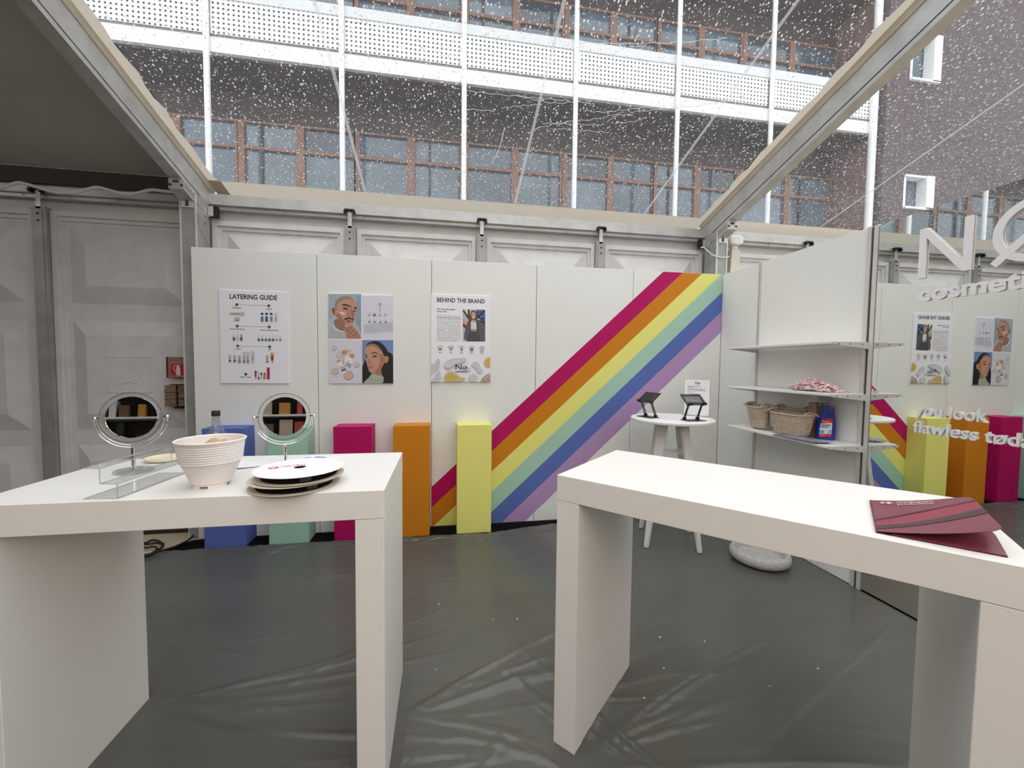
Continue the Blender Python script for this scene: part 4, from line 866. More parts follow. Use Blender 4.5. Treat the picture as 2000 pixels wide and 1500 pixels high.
ft.lathe([(0.001, 0.007), (0.050, 0.007), (0.0505, 0.0085), (0.001, 0.0085)], n=24); build('foot_ring', ft, POT, pot)
def crumple(cx, cy, cz, r, seed, n=3, sq=0.7, amp=0.5):
    bm = bmesh.new(); bmesh.ops.create_icosphere(bm, subdivisions=n, radius=1.0)
    for v in bm.verts:
        k = mnoise.noise(v.co*2.3+Vector((seed, 0, 0)))*amp+mnoise.noise(v.co*5.1+Vector((0, seed, 0)))*amp*0.5
        v.co = v.co*(1+k); v.co.z *= sq
    V = [(cx+v.co.x*r, cy+v.co.y*r, cz+v.co.z*r) for v in bm.verts]; Fc = [[v.index for v in f.verts] for f in bm.faces]; bm.free(); return V, Fc
for i, (dx, dy, r, cl) in enumerate(((0.005, 0.02, 0.034, (0.52, 0.38, 0.26)), (0.042, 0.03, 0.026, (0.66, 0.45, 0.40)))):
    o = build('crumpled_scrap', MB().add(*crumple(q[0]+dx, q[1]+dy, TH+0.135, r, 3+i*5)), M('scrap_paper_%d' % i, cl, 0.7, var=0.2, scale=30, linear=True), None, off=(q[0]+dx, q[1]+dy, TH+0.13))
    tag(o, ('tan' if i == 0 else 'pinkish')+' crumpled scrap lying in the white pot', 'scrap')
cr_ = MB().add(*crumple(q[0]-0.01, q[1], TH+0.068, 0.050, 9, sq=0.9, amp=0.25)); tag(build('crumpled_tissue', cr_, M('tissue_grey', (0.55, 0.52, 0.50), 0.8, linear=True), None, off=(q[0], q[1], TH+0.06)), 'grey crumpled tissue at the bottom of the white pot', 'tissue')
# ------------------------------------------------------------------ clear bottle with black cap
q = atz(424, 905, TH); bt = thing('spray_bottle', 'clear plastic bottle with black cap standing behind the pot', 'bottle', (q[0], q[1], TH))
build('bottle_body', MB().lathe([(0.001, 0.001), (0.028, 0.001), (0.031, 0.006), (0.031, 0.120), (0.028, 0.140), (0.0185, 0.160), (0.0165, 0.172), (0.0145, 0.195), (0.0135, 0.208)], n=36), clear_mat('clear_bottle_plastic', (0.80, 0.83, 0.86), 1.6, 0.08), bt, smooth=True)
build('bottle_cap', MB().lathe([(0.001, 0.205), (0.0155, 0.205), (0.0160, 0.207), (0.0160, 0.224), (0.0145, 0.2275), (0.001, 0.2275)], n=32), BLACK, bt, smooth=True)
# ------------------------------------------------------------------ tape reels
FLW = M('white_card_flange', (0.85, 0.85, 0.87), 0.5, var=0.01, linear=True); FLC = M('cream_card_flange', (0.62, 0.55, 0.46), 0.6, var=0.05, linear=True); TAPE = M('black_hook_tape', (12, 12, 13), 0.85, var=0.3, scale=90, spec=0.15)
def reel(label, x, y, z, rz, top):
    t = thing('tape_reel', label, 'reel', (x, y, z), rz, 'tape reels stacked on the left table')
    def fl(z0, dish): 
        return MB().lathe([(0.020, z0), (0.100, z0), (0.146, z0+dish), (0.147, z0+dish+0.0010), (0.146, z0+dish+0.0020), (0.100, z0+0.0020), (0.020, z0+0.0020)], n=72, close=True)
    build('flange', fl(0.0, 0.002), FLC, t, smooth=True); build('flange', fl(0.028, -0.001), FLW if top else FLC, t, smooth=True)
    build('tape', MB().lathe([(0.020, 0.0025), (0.122, 0.0025), (0.1225, 0.004), (0.1225, 0.026), (0.122, 0.0275), (0.020, 0.0275)], n=72, close=True), TAPE, t, smooth=True)
    lb = MB(); V = []
    for i in range(9):
        a = -1.25+i*0.035
        for zz in (0.008, 0.021): V.append((0.1232*math.cos(a), 0.1232*math.sin(a), zz))
    lb.add(V, [(2*i, 2*i+2, 2*i+3, 2*i+1) for i in range(8)]); build('tape_label', lb, M('dark_green_label', (44, 52, 48), 0.5), t)
    return t
reel('tape reel of black tape with cream flanges, lower of the two', -3.402, -2.318, TH+0.0005, 0.3, False)
rl = reel('tape reel with white top flange and red VELCRO print, upper one', -3.388, -2.312, TH+0.0315, 0.0, True)
p = Print((0, 0, 0.0302), (math.cos(0.35), math.sin(0.35), 0), (-math.sin(0.35), math.cos(0.35), 0), (0, 0, 1), None, 0.00004)
RED = (200, 40, 62)
p.ell(-0.082, 0.026, 0.017, 0.017, RED, 28); p.up(); p.poly([(-0.094, 0.034), (-0.083, 0.015), (-0.074, 0.040), (-0.080, 0.040), (-0.083, 0.028), (-0.088, 0.036)], (236, 236, 240))
p.text(-0.060, 0.022, 'VELCRO', 0.024, RED, 0.0006, width=0.080); p.ell(0.0, -0.002, 0.0199, 0.0199, (150, 152, 156)) if False else None
p.done(rl, 'flange_print')
hub = build('hub_hole', MB().lathe([(0.001, 0.0268), (0.0199, 0.0268)], n=32), M('grey_hub', (128, 130, 134), 0.6), rl)
# papers under the reels
PAP = M('white_paper', (0.84, 0.84, 0.87), 0.55, var=0.01, linear=True)
def sheet_of(name, label, corners, z, bow=0.0, cat='leaflet', n=10, mat_=None, th=0.0006, group=None):
    c = [np.array(k, float) for k in corners]; V = []; Fc = []
    for i in range(n+1):
        for j in range(n+1):
            u, v = i/n, j/n; p_ = (c[0]*(1-u)+c[1]*u)*(1-v)+(c[3]*(1-u)+c[2]*u)*v
            V.append((p_[0], p_[1], z+bow*(u**2)*0.6+bow*0.25*math.sin(3*v)*u))
    m = (n+1)**2
    V2 = V+[(a, b, d+th) for a, b, d in V]
    for i in range(n):
        for j in range(n):
            a = i*(n+1)+j; Fc.append((a, a+1, a+n+2, a+n+1)); Fc.append((m+a, m+a+n+1, m+a+n+2, m+a+1))
    for i in range(n):
        for (a, b) in ((i*(n+1), (i+1)*(n+1)), (i*(n+1)+n, (i+1)*(n+1)+n), (i, i+1), (n*(n+1)+i, n*(n+1)+i+1)): Fc.append((a, b, m+b, m+a))
    cc = sum(c)/4
    return tag(build(name, MB().add(V2, Fc), mat_ or PAP, None, smooth=True, off=(cc[0], cc[1], z)), label, cat, group)
l1 = sheet_of('paper_leaflet', 'white leaflet with blue printed blocks lying under the reels', [(-3.60, -2.10), (-3.50, -1.84), (-3.345, -1.895), (-3.445, -2.155)], TH+0.0004)
cc = l1.location
p = Print((-3.60-cc[0], -2.10-cc[1], 0.0008), (0.155, -0.055, 0), (0.10, 0.26, 0), (0, 0, 1), None, 0.00004)
for x0, y0, x1, y1, cl in ((0.30, 0.78, 0.62, 0.93, (74, 136, 204)), (0.08, 0.74, 0.24, 0.86, (120, 170, 206)), (-0.0, 0.62, 0.1, 0.7, (110, 120, 130)), (0.05, 0.5, 0.5, 0.53, (150, 155, 165)), (0.05, 0.4, 0.6, 0.43, (150, 155, 165))): p.rect(x0, y0, x1, y1, cl)
p.done(l1)
sheet_of('paper_leaflet', 'curled white leaflet between the pot and the tape reels', [(-3.60, -2.02), (-3.745, -2.10), (-3.78, -1.985), (-3.63, -1.91)], TH+0.002, 0.014)
# ------------------------------------------------------------------ maroon folder
fo = thing('presentation_folder', 'maroon card folder lying half open on the askew table', 'folder', (-1.745, -2.977, TH), world=True)
h0 = np.array((-1.742, -2.974)); sv = np.array((0.752, 0.659)); su = np.array((0.700, -0.714)); FL_, FW = 0.325, 0.228
MAR = M('maroon_card', (0.20, 0.040, 0.068), 0.26, var=0.06, linear=True); MARI = M('dark_maroon_card', (0.10, 0.010, 0.030), 0.4, var=0.06, linear=True)
def card(z_of, v0, v1, u0, u1, rnd=False, th=0.0012):
    n = 16; mb = MB(); V = []
    for i in range(n+1):
        for j in range(n+1):
            u = u0+(u1-u0)*i/n; v = v0+(v1-v0)*j/n
            if rnd:
                e = 0.030; du, dv = max(0, u-(u1-e)), max(0, e-(v-v0), (v-(v1-e)))
                if du > 0 and dv > 0:
                    k = math.hypot(du, dv)
                    mx = max(du, dv)
                    if k > 1e-9: sc = mx/k; u = (u1-e)+du*sc; dv2 = dv*sc; v = v0+e-dv2 if (v-v0) < e else v1-e+dv2
            hx, z = z_of(u, v); P_ = h0+sv*v+su*hx; V.append((P_[0], P_[1], TH+z))
    m = len(V); V2 = V+[(a, b, c_-th) for a, b, c_ in V]; Fc = []
    for i in range(n):
        for j in range(n): a = i*(n+1)+j; Fc.append((a, a+n+1, a+n+2, a+1)); Fc.append((m+a, m+a+1, m+a+n+2, m+a+n+1))
    for i in range(n):
        for (a, b) in ((i*(n+1), (i+1)*(n+1)), (i*(n+1)+n, (i+1)*(n+1)+n), (i, i+1), (n*(n+1)+i, n*(n+1)+i+1)): Fc.append((a, b, m+b, m+a))
    return mb.add(V2, Fc)
build('back_cover', card(lambda u, v: (u, 0.0022), 0, FL_, 0, FW), MARI, fo, smooth=True)
build('inner_flap', card(lambda u, v: (u, 0.0048+0.022*max(0, (u-0.03)/FW)*max(0.0, min(1.0, v/0.10))**1.0*(1-0.35*v/FL_)), 0.0, FL_*0.95, 0.03, FW-0.001), MAR, fo, smooth=True)
TA = math.radians(14.8)
def zc_(u, v):
    k = u/FW
    return u*math.cos(TA*(0.75+0.25*k)), 0.006+u*math.sin(TA)*(0.55+0.45*k)
build('front_cover', card(zc_, -0.002, FL_-0.002, 0, FW, True), MAR, fo, smooth=True)
spn = MB(); spn.bar((h0[0], h0[1], TH+0.0035), (h0[0]+sv[0]*FL_, h0[1]+sv[1]*FL_, TH+0.0035), 0.0025, 0.006); build('spine', spn, MARI, fo)
class CoverPrint(Print):
    def P(s, x, y, raw=False):
        hx, z = zc_(x*FW, 0); P_ = h0+sv*(y*FL_)+su*hx; return np.array((P_[0], P_[1], TH+z+0.0004+s.k*0.00003))
p = CoverPrint((0, 0, 0), (1, 0, 0), (0, 1, 0), (0, 0, 1))
def strip(lo, hi, cl, n=14):
    for i in range(n):
        a, b = i/n, (i+1)/n; p.poly([(a, lo(a)), (b, lo(b)), (b, hi(b)), (a, hi(a))], cl)
e_ = lambda a: 0.985 if a < 0.9 else 0.985-(a-0.9)*0.5
strip(lambda a: 0.13+0.42*a-0.05*a*a, lambda a: min(e_(a), 0.22+0.80*a-0.16*a*a), (142, 56, 72))
p.up(); strip(lambda a: 0.04+0.40*a, lambda a: 0.11+0.48*a, (70, 54, 56)); strip(lambda a: 0.285+0.74*a-0.22*a*a, lambda a: 0.31+0.755*a-0.22*a*a, (96, 38, 50)); p.up()
def cov(u, v): return p.P(u, v)
lx, ly = 0.16, 0.83
WHT = (214, 196, 200)
p.poly([(0.09, 0.885), (0.13, 0.93), (0.17, 0.885), (0.13, 0.84)], WHT); p.poly([(0.15, 0.885), (0.19, 0.93), (0.23, 0.885), (0.19, 0.84)], WHT); p.up()
p.poly([(0.115, 0.885), (0.14, 0.905), (0.165, 0.885), (0.14, 0.865)], (118, 40, 56))
def cover_text(txt, u0, v0, size, width):
    V, Fc = text_geo(txt, 1.0, 0.012, 0, 'LEFT', 2); xs = [a[0] for a in V]; sc = width/(max(xs)-min(xs))
    p.mb.add([p.P(u0+a[0]*sc, v0+a[1]*size) for a in V], Fc, p.mi(WHT))
cover_text('mediapart', 0.27, 0.89, 0.075, 0.36); cover_text('production', 0.27, 0.825, 0.075, 0.35)
p.done(fo, 'cover_print')
# ------------------------------------------------------------------ round high table
RT = (-0.90, -0.60); t = thing('bar_table', 'round white high table with splayed legs in the corner', 'table', (RT[0], RT[1], 0), math.radians(-21.5))
build('table_top', MB().lathe([(0.001, 1.072), (0.335, 1.072), (0.345, 1.076), (0.348, 1.086), (0.347, 1.096), (0.343, 1.100), (0.001, 1.100)], n=72), M('white_round_top', (0.84, 0.84, 0.83), 0.4, var=0.01, linear=True), t, smooth=True)
LEG = M('white_painted_wood', (0.74, 0.74, 0.73), 0.5, var=0.06, scale=6, stretch=(8, 8, 0.8), linear=True)
for sx_ in (-1, 1):
    for sy_ in (-1, 1):
        T0 = np.array((sx_*0.085, sy_*0.085, 1.071)); F0 = np.array((sx_*0.213, sy_*0.213, 0.006)); d = np.array((sx_, sy_, 0))/math.sqrt(2); sd = np.array((-d[1], d[0], 0))
        mb = MB(); V = []
        for P_, wd, tk in ((T0, 0.045, 0.018), (T0*0.65+F0*0.35, 0.042, 0.018), (F0, 0.018, 0.015)):
            for a, b in ((-1, -1), (1, -1), (1, 1), (-1, 1)): V.append(P_+sd*a*wd+d*b*tk)
        mb.add(V, [(3, 2, 1, 0), (8, 9, 10, 11)]+[(k*4+j, k*4+(j+1) % 4, k*4+4+(j+1) % 4, k*4+4+j) for k in range(2) for j in range(4)])
        build('leg', mb, LEG, t, bevel=0.006, seg=2)
bz = 0.80
for s in (-1, 1):
    P = [(x, s*(0.105-0.085*(1-(x/0.12)**2)), bz) for x in np.linspace(-0.125, 0.125, 13)]
    mb = MB()
    for a, b in zip(P[:-1], P[1:]): mb.bar(a, b, 0.008, 0.026)
    build('brace', mb, LEG, t)
bl = MB()
for sx_ in (-1, 1):
    for sy_ in (-1, 1): bl.box(sx_*0.118-0.005, sx_*0.118+0.005, sy_*0.118-0.005, sy_*0.118+0.005, bz-0.005, bz+0.012)
tag(build('bolt', bl, BLACK, t), kind='stuff')
# ------------------------------------------------------------------ tablet stands
def tablet_stand(label, x, y, rz, z):
    t = thing('tablet_stand', label, 'stand', (x, y, z), rz, 'tablet stands on the round table')
    build('base_plate', MB().box(-0.085, 0.085, -0.055, 0.055, 0, 0.005), BLACKG, t, bevel=0.0015, seg=1)
    for s in (-1, 1):
        hb = MB(); hb.box(s*0.062-0.012, s*0.062+0.012, 0.018, 0.044, 0.005, 0.024); build('hinge', hb, BLACK, t, bevel=0.003)
        for dy in (-0.006, 0.008): build('arm', MB().bar((s*0.062, 0.030+dy, 0.018), (s*0.062, -0.020+dy, 0.135), 0.006, 0.006), BLACKG, t)
        hb = MB(); hb.box(s*0.062-0.013, s*0.062+0.013, -0.034, -0.006, 0.126, 0.142); build('hinge', hb, BLACK, t, bevel=0.003)
    a = math.radians(38); ey = np.array((0, math.cos(a), math.sin(a))); ez = np.array((0, -math.sin(a), math.cos(a))); o_ = np.array((0, -0.045, 0.132))
    W2, D2, th = 0.095, 0.135, 0.003
    def pl(u, v, k): return np.array((u, 0, 0))+o_+ey*v+ez*k
    mb = MB()
    def rc(u0, v0, u1, v1, sl=0.0):
        V = [pl(u, v, k) for k in (0, th) for u, v in ((u0, v0), (u1, v0), (u1+sl, v1), (u0+sl, v1))]
        mb.add(V, [(3, 2, 1, 0), (4, 5, 6, 7), (0, 1, 5, 4), (1, 2, 6, 5), (2, 3, 7, 6), (3, 0, 4, 7)])
    rc(-W2, 0, W2, 0.034); rc(-W2, D2-0.028, W2, D2); rc(-W2, 0.034, -W2+0.018, D2-0.028); rc(W2-0.018, 0.034, W2, D2-0.028)
    for i in range(13): u = -W2+0.014+i*0.0128; rc(u, 0.032, min(u+0.0062, W2), D2-0.026, 0.012 if u < W2-0.03 else 0.0)
    build('slotted_plate', mb, BLACKG, t)
    for s in (-1, 1):
        lp_ = MB(); V0 = pl(s*0.062, 0.004, 0.012); lp_.obox(V0, (0.022, 0, 0), ey*0.004, ez*0.012); build('lip', lp_, BLACK, t, bevel=0.002)
    return t
q = atz(1265, 814.5, 1.1005); tablet_stand('black tablet stand turned away to the left on round table', q[0], q[1], math.radians(-76), 1.1005)
q = atz(1354, 821.3, 1.1005); tablet_stand('black slotted tablet stand in front of the paper sign', q[0], q[1], math.radians(2), 1.1005)
# ------------------------------------------------------------------ sign holder with a printed sheet
q0, q1 = atz(1336, 810, 1.1005), atz(1384.5, 814.5, 1.1005); dv = q1-q0; dv[2] = 0; wd = np.linalg.norm(dv); e1 = dv/wd; e2 = np.array((e1[1], -e1[0], 0))
if e2 @ (CAMP-q0) < 0: e2 = -e2
sh = thing('sign_holder', 'clear stand with white printed sheet behind the tablet stands', 'sign', tuple((q0+q1)/2), world=True)
mid = (q0+q1)/2; Wd, Hd = 0.232, 0.335
build('acrylic_plate', MB().obox(mid+np.array((0, 0, Hd/2+0.003)), e1*Wd/2, e2*0.0015, np.array((0, 0, Hd/2))), ACRY, sh)
build('acrylic_foot', MB().obox(mid+e2*0.035+np.array((0, 0, 0.0015)), e1*Wd/2, e2*0.036, np.array((0, 0, 0.0015))), ACRY, sh)
build('paper_sheet', MB().obox(mid+e2*0.0022+np.array((0, 0, Hd/2+0.003)), e1*(Wd/2-0.006), e2*0.0005, np.array((0, 0, Hd/2-0.005))), PAP, sh)
p = Print(mid-e1*Wd/2+e2*0.0029+np.array((0, 0, 0.003)), e1*Wd, np.array((0, 0, Hd)), e2, None, 0.00004)
p2 = Print(mid-e1*Wd/2+e2*0.0031+np.array((0, 0, 0.003)), e1, np.array((0, 0, 1.0)), e2, None, 0.00004)
p2.text(0.098, 0.288, 'Nø', 0.034, (60, 60, 66), 0.0006); p2.done(sh, 'sheet_heading')
G1, G2 = (96, 98, 108), (150, 152, 160)
p.line([(0.42, 0.838), (0.57, 0.838)], 0.006, G1)
for y, x1, cl, wl in ((0.795, 0.68, G1, 0.011), (0.765, 0.38, G1, 0.010), (0.730, 0.80, G2, 0.010), (0.708, 0.80, G2, 0.010), (0.685, 0.84, G2, 0.010), (0.640, 0.36, G1, 0.010), (0.59, 0.70, G2, 0.010), (0.52, 0.80, G2, 0.01), (0.46, 0.6, G2, 0.01), (0.345, 0.55, G2, 0.012), (0.315, 0.50, G2, 0.012), (0.295, 0.78, G2, 0.012)):
    p.line([(0.14, y), (x1, y)], wl, cl)
p.done(sh)
# ------------------------------------------------------------------ grey boucle ring bowl on the floor
pr = [(0.001, 0.004), (0.160, 0.004), (0.195, 0.012), (0.212, 0.032), (0.215, 0.056), (0.209, 0.078), (0.197, 0.091), (0.187, 0.093), (0.177, 0.087), (0.168, 0.066), (0.156, 0.036), (0.10, 0.026), (0.001, 0.024)]
bw_ = MB().lathe([(a, b) for a, b, _ in spline([(a, b, 0) for a, b in pr], 4, False)], (0, 0, 0), 72)
tag(build('ring_bowl', MB().add([(v[0]-0.385, v[1]-1.065, v[2]+0.006) for v in bw_.v], bw_.f), M('grey_boucle', (0.50, 0.495, 0.48), 0.95, var=0.25, scale=120, bump=0.010, bscale=95, linear=True), None, smooth=True, off=(-0.385, -1.065, 0)), 'grey rough textured round bowl on floor under the askew table', 'bowl')
# ------------------------------------------------------------------ wall shelves
SHW = M('white_shelf_board', (0.80, 0.80, 0.78), 0.4, var=0.01, linear=True); SHB = M('grey_white_bracket', (0.60, 0.60, 0.58), 0.45, linear=True)
for k, (z, lab) in enumerate(((1.735, 'empty white wall shelf, topmost of three on the right wall'), (1.377, 'white wall shelf carrying the pink confetti pile'), (1.017, 'white wall shelf carrying baskets and blue spray bottle'))):
    s_ = thing('wall_shelf', lab, 'shelf', (-0.0, -1.01, z), world=True, group='wall shelves on the right wall')
    build('shelf_board', MB().box(-0.290, -0.0065, -1.505, -0.513, z-0.018, z), SHW, s_, bevel=0.002, seg=1)
    for y in (-0.5115, -1.5135):
        b = MB(); b.prism([(-0.288, y, z-0.004), (-0.288, y, z-0.020), (-0.0065, y, z-0.050), (-0.0065, y, z-0.004)], (0, 0.006 if y > -1 else -0.006, 0)); build('bracket', b, SHB, s_)
    sc_ = MB()
    for y in (-1.521,):
        for x in (-0.25, -0.16, -0.06): sc_.box(x-0.004, x+0.004, y-0.001, y+0.001, z-0.022, z-0.014)
    tag(build('screw', sc_, CHROME, s_), kind='stuff')
# ------------------------------------------------------------------ things on the shelves
ROPE = M('natural_cotton_rope', (0.50, 0.42, 0.33), 0.9, var=0.16, scale=40, bump=0.003, bscale=120, linear=True)
def basket(label, x, y, z, rz, sx_, sy_, h, lean=0.0, sw=1.0):
    t = thing('rope_basket', label, 'basket', (x, y, z), rz, 'rope baskets on the bottom shelf'); t.rotation_euler = (lean, 0, rz)
    n = 15; body = MB()
    prof_ = [(0.001, 0.004), (0.70, 0.004)]
    for i in range(n):
        k = i/(n-1); r = (0.74+0.26*k**0.6)
        zz = 0.008+h*k*0.97; dz = h/n
        prof_ += [(r*0.985, zz), (r*1.02, zz+dz*0.35), (r*0.985, zz+dz*0.7)]
    prof_ += [(0.955, h+0.004)]
    for i in range(6): k = 1-i/5; prof_ += [((0.72+0.26*k**0.6)*0.94, 0.012+h*k*0.95)]
    prof_ += [(0.001, 0.012)]
    body.lathe(prof_, n=56, sx=sx_, sy=sy_)
    build('basket_body', body, ROPE, t, smooth=True)
    rim = [(sx_*0.985*math.cos(a), sy_*0.985*math.sin(a), h+0.003+0.012*abs(math.cos(a))**6) for a in np.linspace(0, 2*math.pi, 48, endpoint=False)]
    build('rim_rope', MB().tube(rim, 0.0065, 8, closed=True), ROPE, t, smooth=True)
    for s in (-1, 1):
        hp = [(s*(sx_*0.97-0.055*math.sin(k)*0.4), 0.055*math.cos(k)*1.0, h+0.004+0.026*math.sin(k)) for k in np.linspace(0, math.pi, 13)]
        build('handle', MB().tube(hp, 0.0065, 8), ROPE, t, smooth=True)
    return t
Z3 = 1.0175
basket('rope basket nearest the blue bottle, upright on bottom shelf', -0.178, -1.092, Z3, math.radians(88), 0.198, 0.082, 0.166)
basket('rope basket squeezed in the middle of the three', -0.050, -0.985, Z3, math.radians(92), 0.150, 0.038, 0.190)
basket('rope basket leaning at the left end of bottom shelf', -0.168, -0.768, Z3+0.012, math.radians(86), 0.118, 0.066, 0.185, math.radians(-7))
cb = thing('cardboard_box', 'brown cardboard carton standing between baskets and spray bottle', 'box', (-0.048, -1.186, Z3), 0.0)
CARD = M('brown_cardboard', (0.36, 0.27, 0.215), 0.75, var=0.08, scale=12, linear=True)
build('carton', MB().box(-0.04, 0.04, -0.032, 0.032, 0, 0.262), CARD, cb, bevel=0.001, seg=1)
build('top_flap', MB().box(-0.039, 0.039, -0.032, 0.032, 0.263, 0.2665), CARD, cb)
# blue spray bottle
q = np.array((-0.062, -1.283, Z3)); sb = thing('spray_bottle', 'blue trigger spray bottle with red label on bottom shelf', 'bottle', (q[0], q[1], Z3), math.radians(-50))
BLU = M('blue_plastic', (0.012, 0.035, 0.30), 0.25, var=0.05, linear=True)
sec = [(0.0, 0.050, 0.028), (0.004, 0.056, 0.032), (0.03, 0.060, 0.034), (0.11, 0.060, 0.034), (0.145, 0.056, 0.033), (0.175, 0.046, 0.031), (0.20, 0.040, 0.029), (0.235, 0.038, 0.027), (0.248, 0.034, 0.025)]
mb = MB(); n = 36; V = []
for z, a, b in sec:
    for i in range(n):
        th_ = 2*math.pi*i/n; cx, sy2 = math.cos(th_), math.sin(th_); e = 0.62
        V.append((a*abs(cx)**e*(1 if cx >= 0 else -1)+(0.008 if 0.15 < z < 0.25 else 0), b*abs(sy2)**e*(1 if sy2 >= 0 else -1), z))
k = len(sec)
mb.add(V, [(i*n+j, i*n+(j+1) % n, (i+1)*n+(j+1) % n, (i+1)*n+j) for i in range(k-1) for j in range(n)]+[list(range(n-1, -1, -1)), [(k-1)*n+j for j in range(n)]])
build('bottle_body', mb, BLU, sb, smooth=True)
CLR = clear_mat('clear_trigger_plastic', (0.80, 0.83, 0.85), 1.5, 0.25)
build('collar', MB().lathe([(0.018, 0.248), (0.019, 0.25), (0.019, 0.266), (0.014, 0.272)], (0.008, 0, 0), 20), CLR, sb, smooth=True)
tr = MB(); tr.box(-0.052, 0.035, -0.012, 0.012, 0.292, 0.322); tr.box(-0.004, 0.020, -0.010, 0.010, 0.27, 0.294); tr.box(-0.060, -0.050, -0.008, 0.008, 0.300, 0.314)
build('spray_head', tr, CLR, sb, bevel=0.004)
build('trigger', MB().bar((-0.024, 0, 0.292), (-0.046, 0, 0.245), 0.012, 0.008), CLR, sb, bevel=0.002)
p = Print((-0.036, -0.0352, 0.02), (1, 0, 0), (0, 0, 1), (0, -1, 0), None, 0.00004)
p.poly([(0.0, 0.0), (0.072, 0.010), (0.076, 0.150), (0.012, 0.128), (0.002, 0.06)], (226, 229, 234)); p.up()
p.poly([(0.008, 0.100), (0.075, 0.112), (0.076, 0.150), (0.012, 0.128)], (196, 34, 40)); p.poly([(0, 0), (0.072, 0.010), (0.073, 0.030), (0.0, 0.020)], (204, 48, 44)); p.poly([(0.002, 0.024), (0.03, 0.028), (0.03, 0.052), (0.002, 0.05)], (110, 170, 214)); p.poly([(0.05, 0.03), (0.072, 0.033), (0.072, 0.06), (0.055, 0.058)], (130, 186, 220)); p.up()
p.text(0.016, 0.112, "Danny's", 0.018, (240, 226, 210), 0.0002, width=0.045); p.line([(0.010, 0.088), (0.068, 0.094)], 0.007, (50, 60, 110)); p.line([(0.008, 0.074), (0.056, 0.079)], 0.006, (50, 60, 110)); p.text(0.012, 0.006, 'Plus', 0.012, (240, 226, 210), width=0.022)
p.done(sb, 'label_print')
# leaflets on the bottom shelf
LFL = [M('leaflet_blue_grey', (0.16, 0.18, 0.27), 0.35, var=0.45, scale=22, linear=True), M('leaflet_lilac', (0.30, 0.30, 0.43), 0.35, var=0.3, scale=18, linear=True), PAP]
for i, (y0, y1, x0, x1, lab) in enumerate(((-1.40, -1.06, -0.296, -0.165, 'lowest dark blue-grey brochure sticking over the bottom shelf edge'), (-1.435, -1.15, -0.305, -0.18, 'lilac brochure in the middle of the fanned pile'), (-1.455, -1.24, -0.302, -0.20, 'topmost pale brochure of the fanned pile on bottom shelf'))):
    sheet_of('brochure', lab, [(x1, y1), (x1+0.01, y0), (x0, y0+0.02), (x0-0.005, y1+0.01)], Z3+0.001+i*0.004, 0.002, 'brochure', 6, LFL[(i) % 3 if i < 2 else 1], 0.003, 'brochures on the bottom shelf')
# pink paper confetti on the middle shelf
PINK = []
def pinkmat(i):
    m = bpy.data.materials.new('pink_striped_tissue_%d' % i); m.use_nodes = True; t_ = m.node_tree; b = t_.nodes['Principled BSDF']; co = t_.nodes.new('ShaderNodeTexCoord'); wv = t_.nodes.new('ShaderNodeTexWave')
    wv.inputs['Scale'].default_value = 45+20*i; wv.inputs['Distortion'].default_value = 3.0; wv.wave_type = 'BANDS'; wv.bands_direction = 'DIAGONAL'
    r = t_.nodes.new('ShaderNodeValToRGB'); r.color_ramp.elements[0].position = 0.42; r.color_ramp.elements[0].color = (0.84, 0.78, 0.78, 1); r.color_ramp.elements[1].position = 0.75; r.color_ramp.elements[1].color = ((0.70, 0.25, 0.29, 1), (0.76, 0.42, 0.45, 1))[i]
    t_.links.new(co.outputs['Object'], wv.inputs['Vector']); t_.links.new(wv.outputs['Fac'], r.inputs['Fac']); t_.links.new(r.outputs['Color'], b.inputs['Base Color']); b.inputs['Roughness'].default_value = 0.6
    return m
PINK = [pinkmat(0), pinkmat(1)]
mb = MB(); rr = random.Random(4)
for i in range(430):
    u = rr.gauss(0, 0.42); v = rr.uniform(-1, 1); u = max(-1, min(1, u)); y = -1.235+u*0.215; x = -0.135+v*0.075
    top = 0.095*max(0, 1-abs(u)**1.7)*(1-0.5*abs(v)); z = 1.377+0.008+rr.uniform(0.1, 1)*top
    r = rr.uniform(0.009, 0.022); V, Fc = crumple(x, y, max(z, 1.377+r*0.62), r, rr.uniform(0, 99), 1, 0.45, 0.9); mb.add(V, Fc, rr.randint(0, 1))
tag(build('tissue_confetti', mb, PINK, None, off=(-0.135, -1.235, 1.377)), 'heap of pink and white crumpled tissue on the middle shelf', 'confetti', kind='stuff')
# ------------------------------------------------------------------ emergency lamp behind the corner
el = thing('emergency_lamp', 'white emergency lamp on a cream box beside the tent column', 'lamp', (0.185, 0.10, 2.62))
CREAM = M('cream_plastic_housing', (0.66, 0.63, 0.54), 0.45, linear=True)
build('housing', MB().prism([(-0.058, -0.035, -0.18), (0.045, -0.035, -0.18), (0.062, -0.035, 0.185), (-0.040, -0.035, 0.185)], (0, 0.07, 0)), CREAM, el, bevel=0.004)
nk = MB(); nk.box(-0.030, 0.040, -0.025, 0.025, 0.185, 0.235); build('neck', nk, CREAM, el, bevel=0.004); build('neck_screw', MB().box(-0.008, 0.018, -0.030, -0.024, 0.197, 0.222), ALUW, el, bevel=0.002)
ld = MB(); V = []; n = 32
for yy, sc2 in ((-0.055, 0.75), (-0.045, 0.95), (-0.02, 1.0), (0.01, 1.0)):
    for i in range(n):
        a = 2*math.pi*i/n; c_, s2 = math.cos(a), math.sin(a); V.append((0.005+0.082*sc2*abs(c_)**0.75*(1 if c_ >= 0 else -1), yy, 0.285+0.052*sc2*abs(s2)**0.75*(1 if s2 >= 0 else -1)))
ld.add(V, [(k*n+i, k*n+(i+1) % n, (k+1)*n+(i+1) % n, (k+1)*n+i) for k in range(3) for i in range(n)]+[list(range(n-1, -1, -1)), [3*n+i for i in range(n)]])
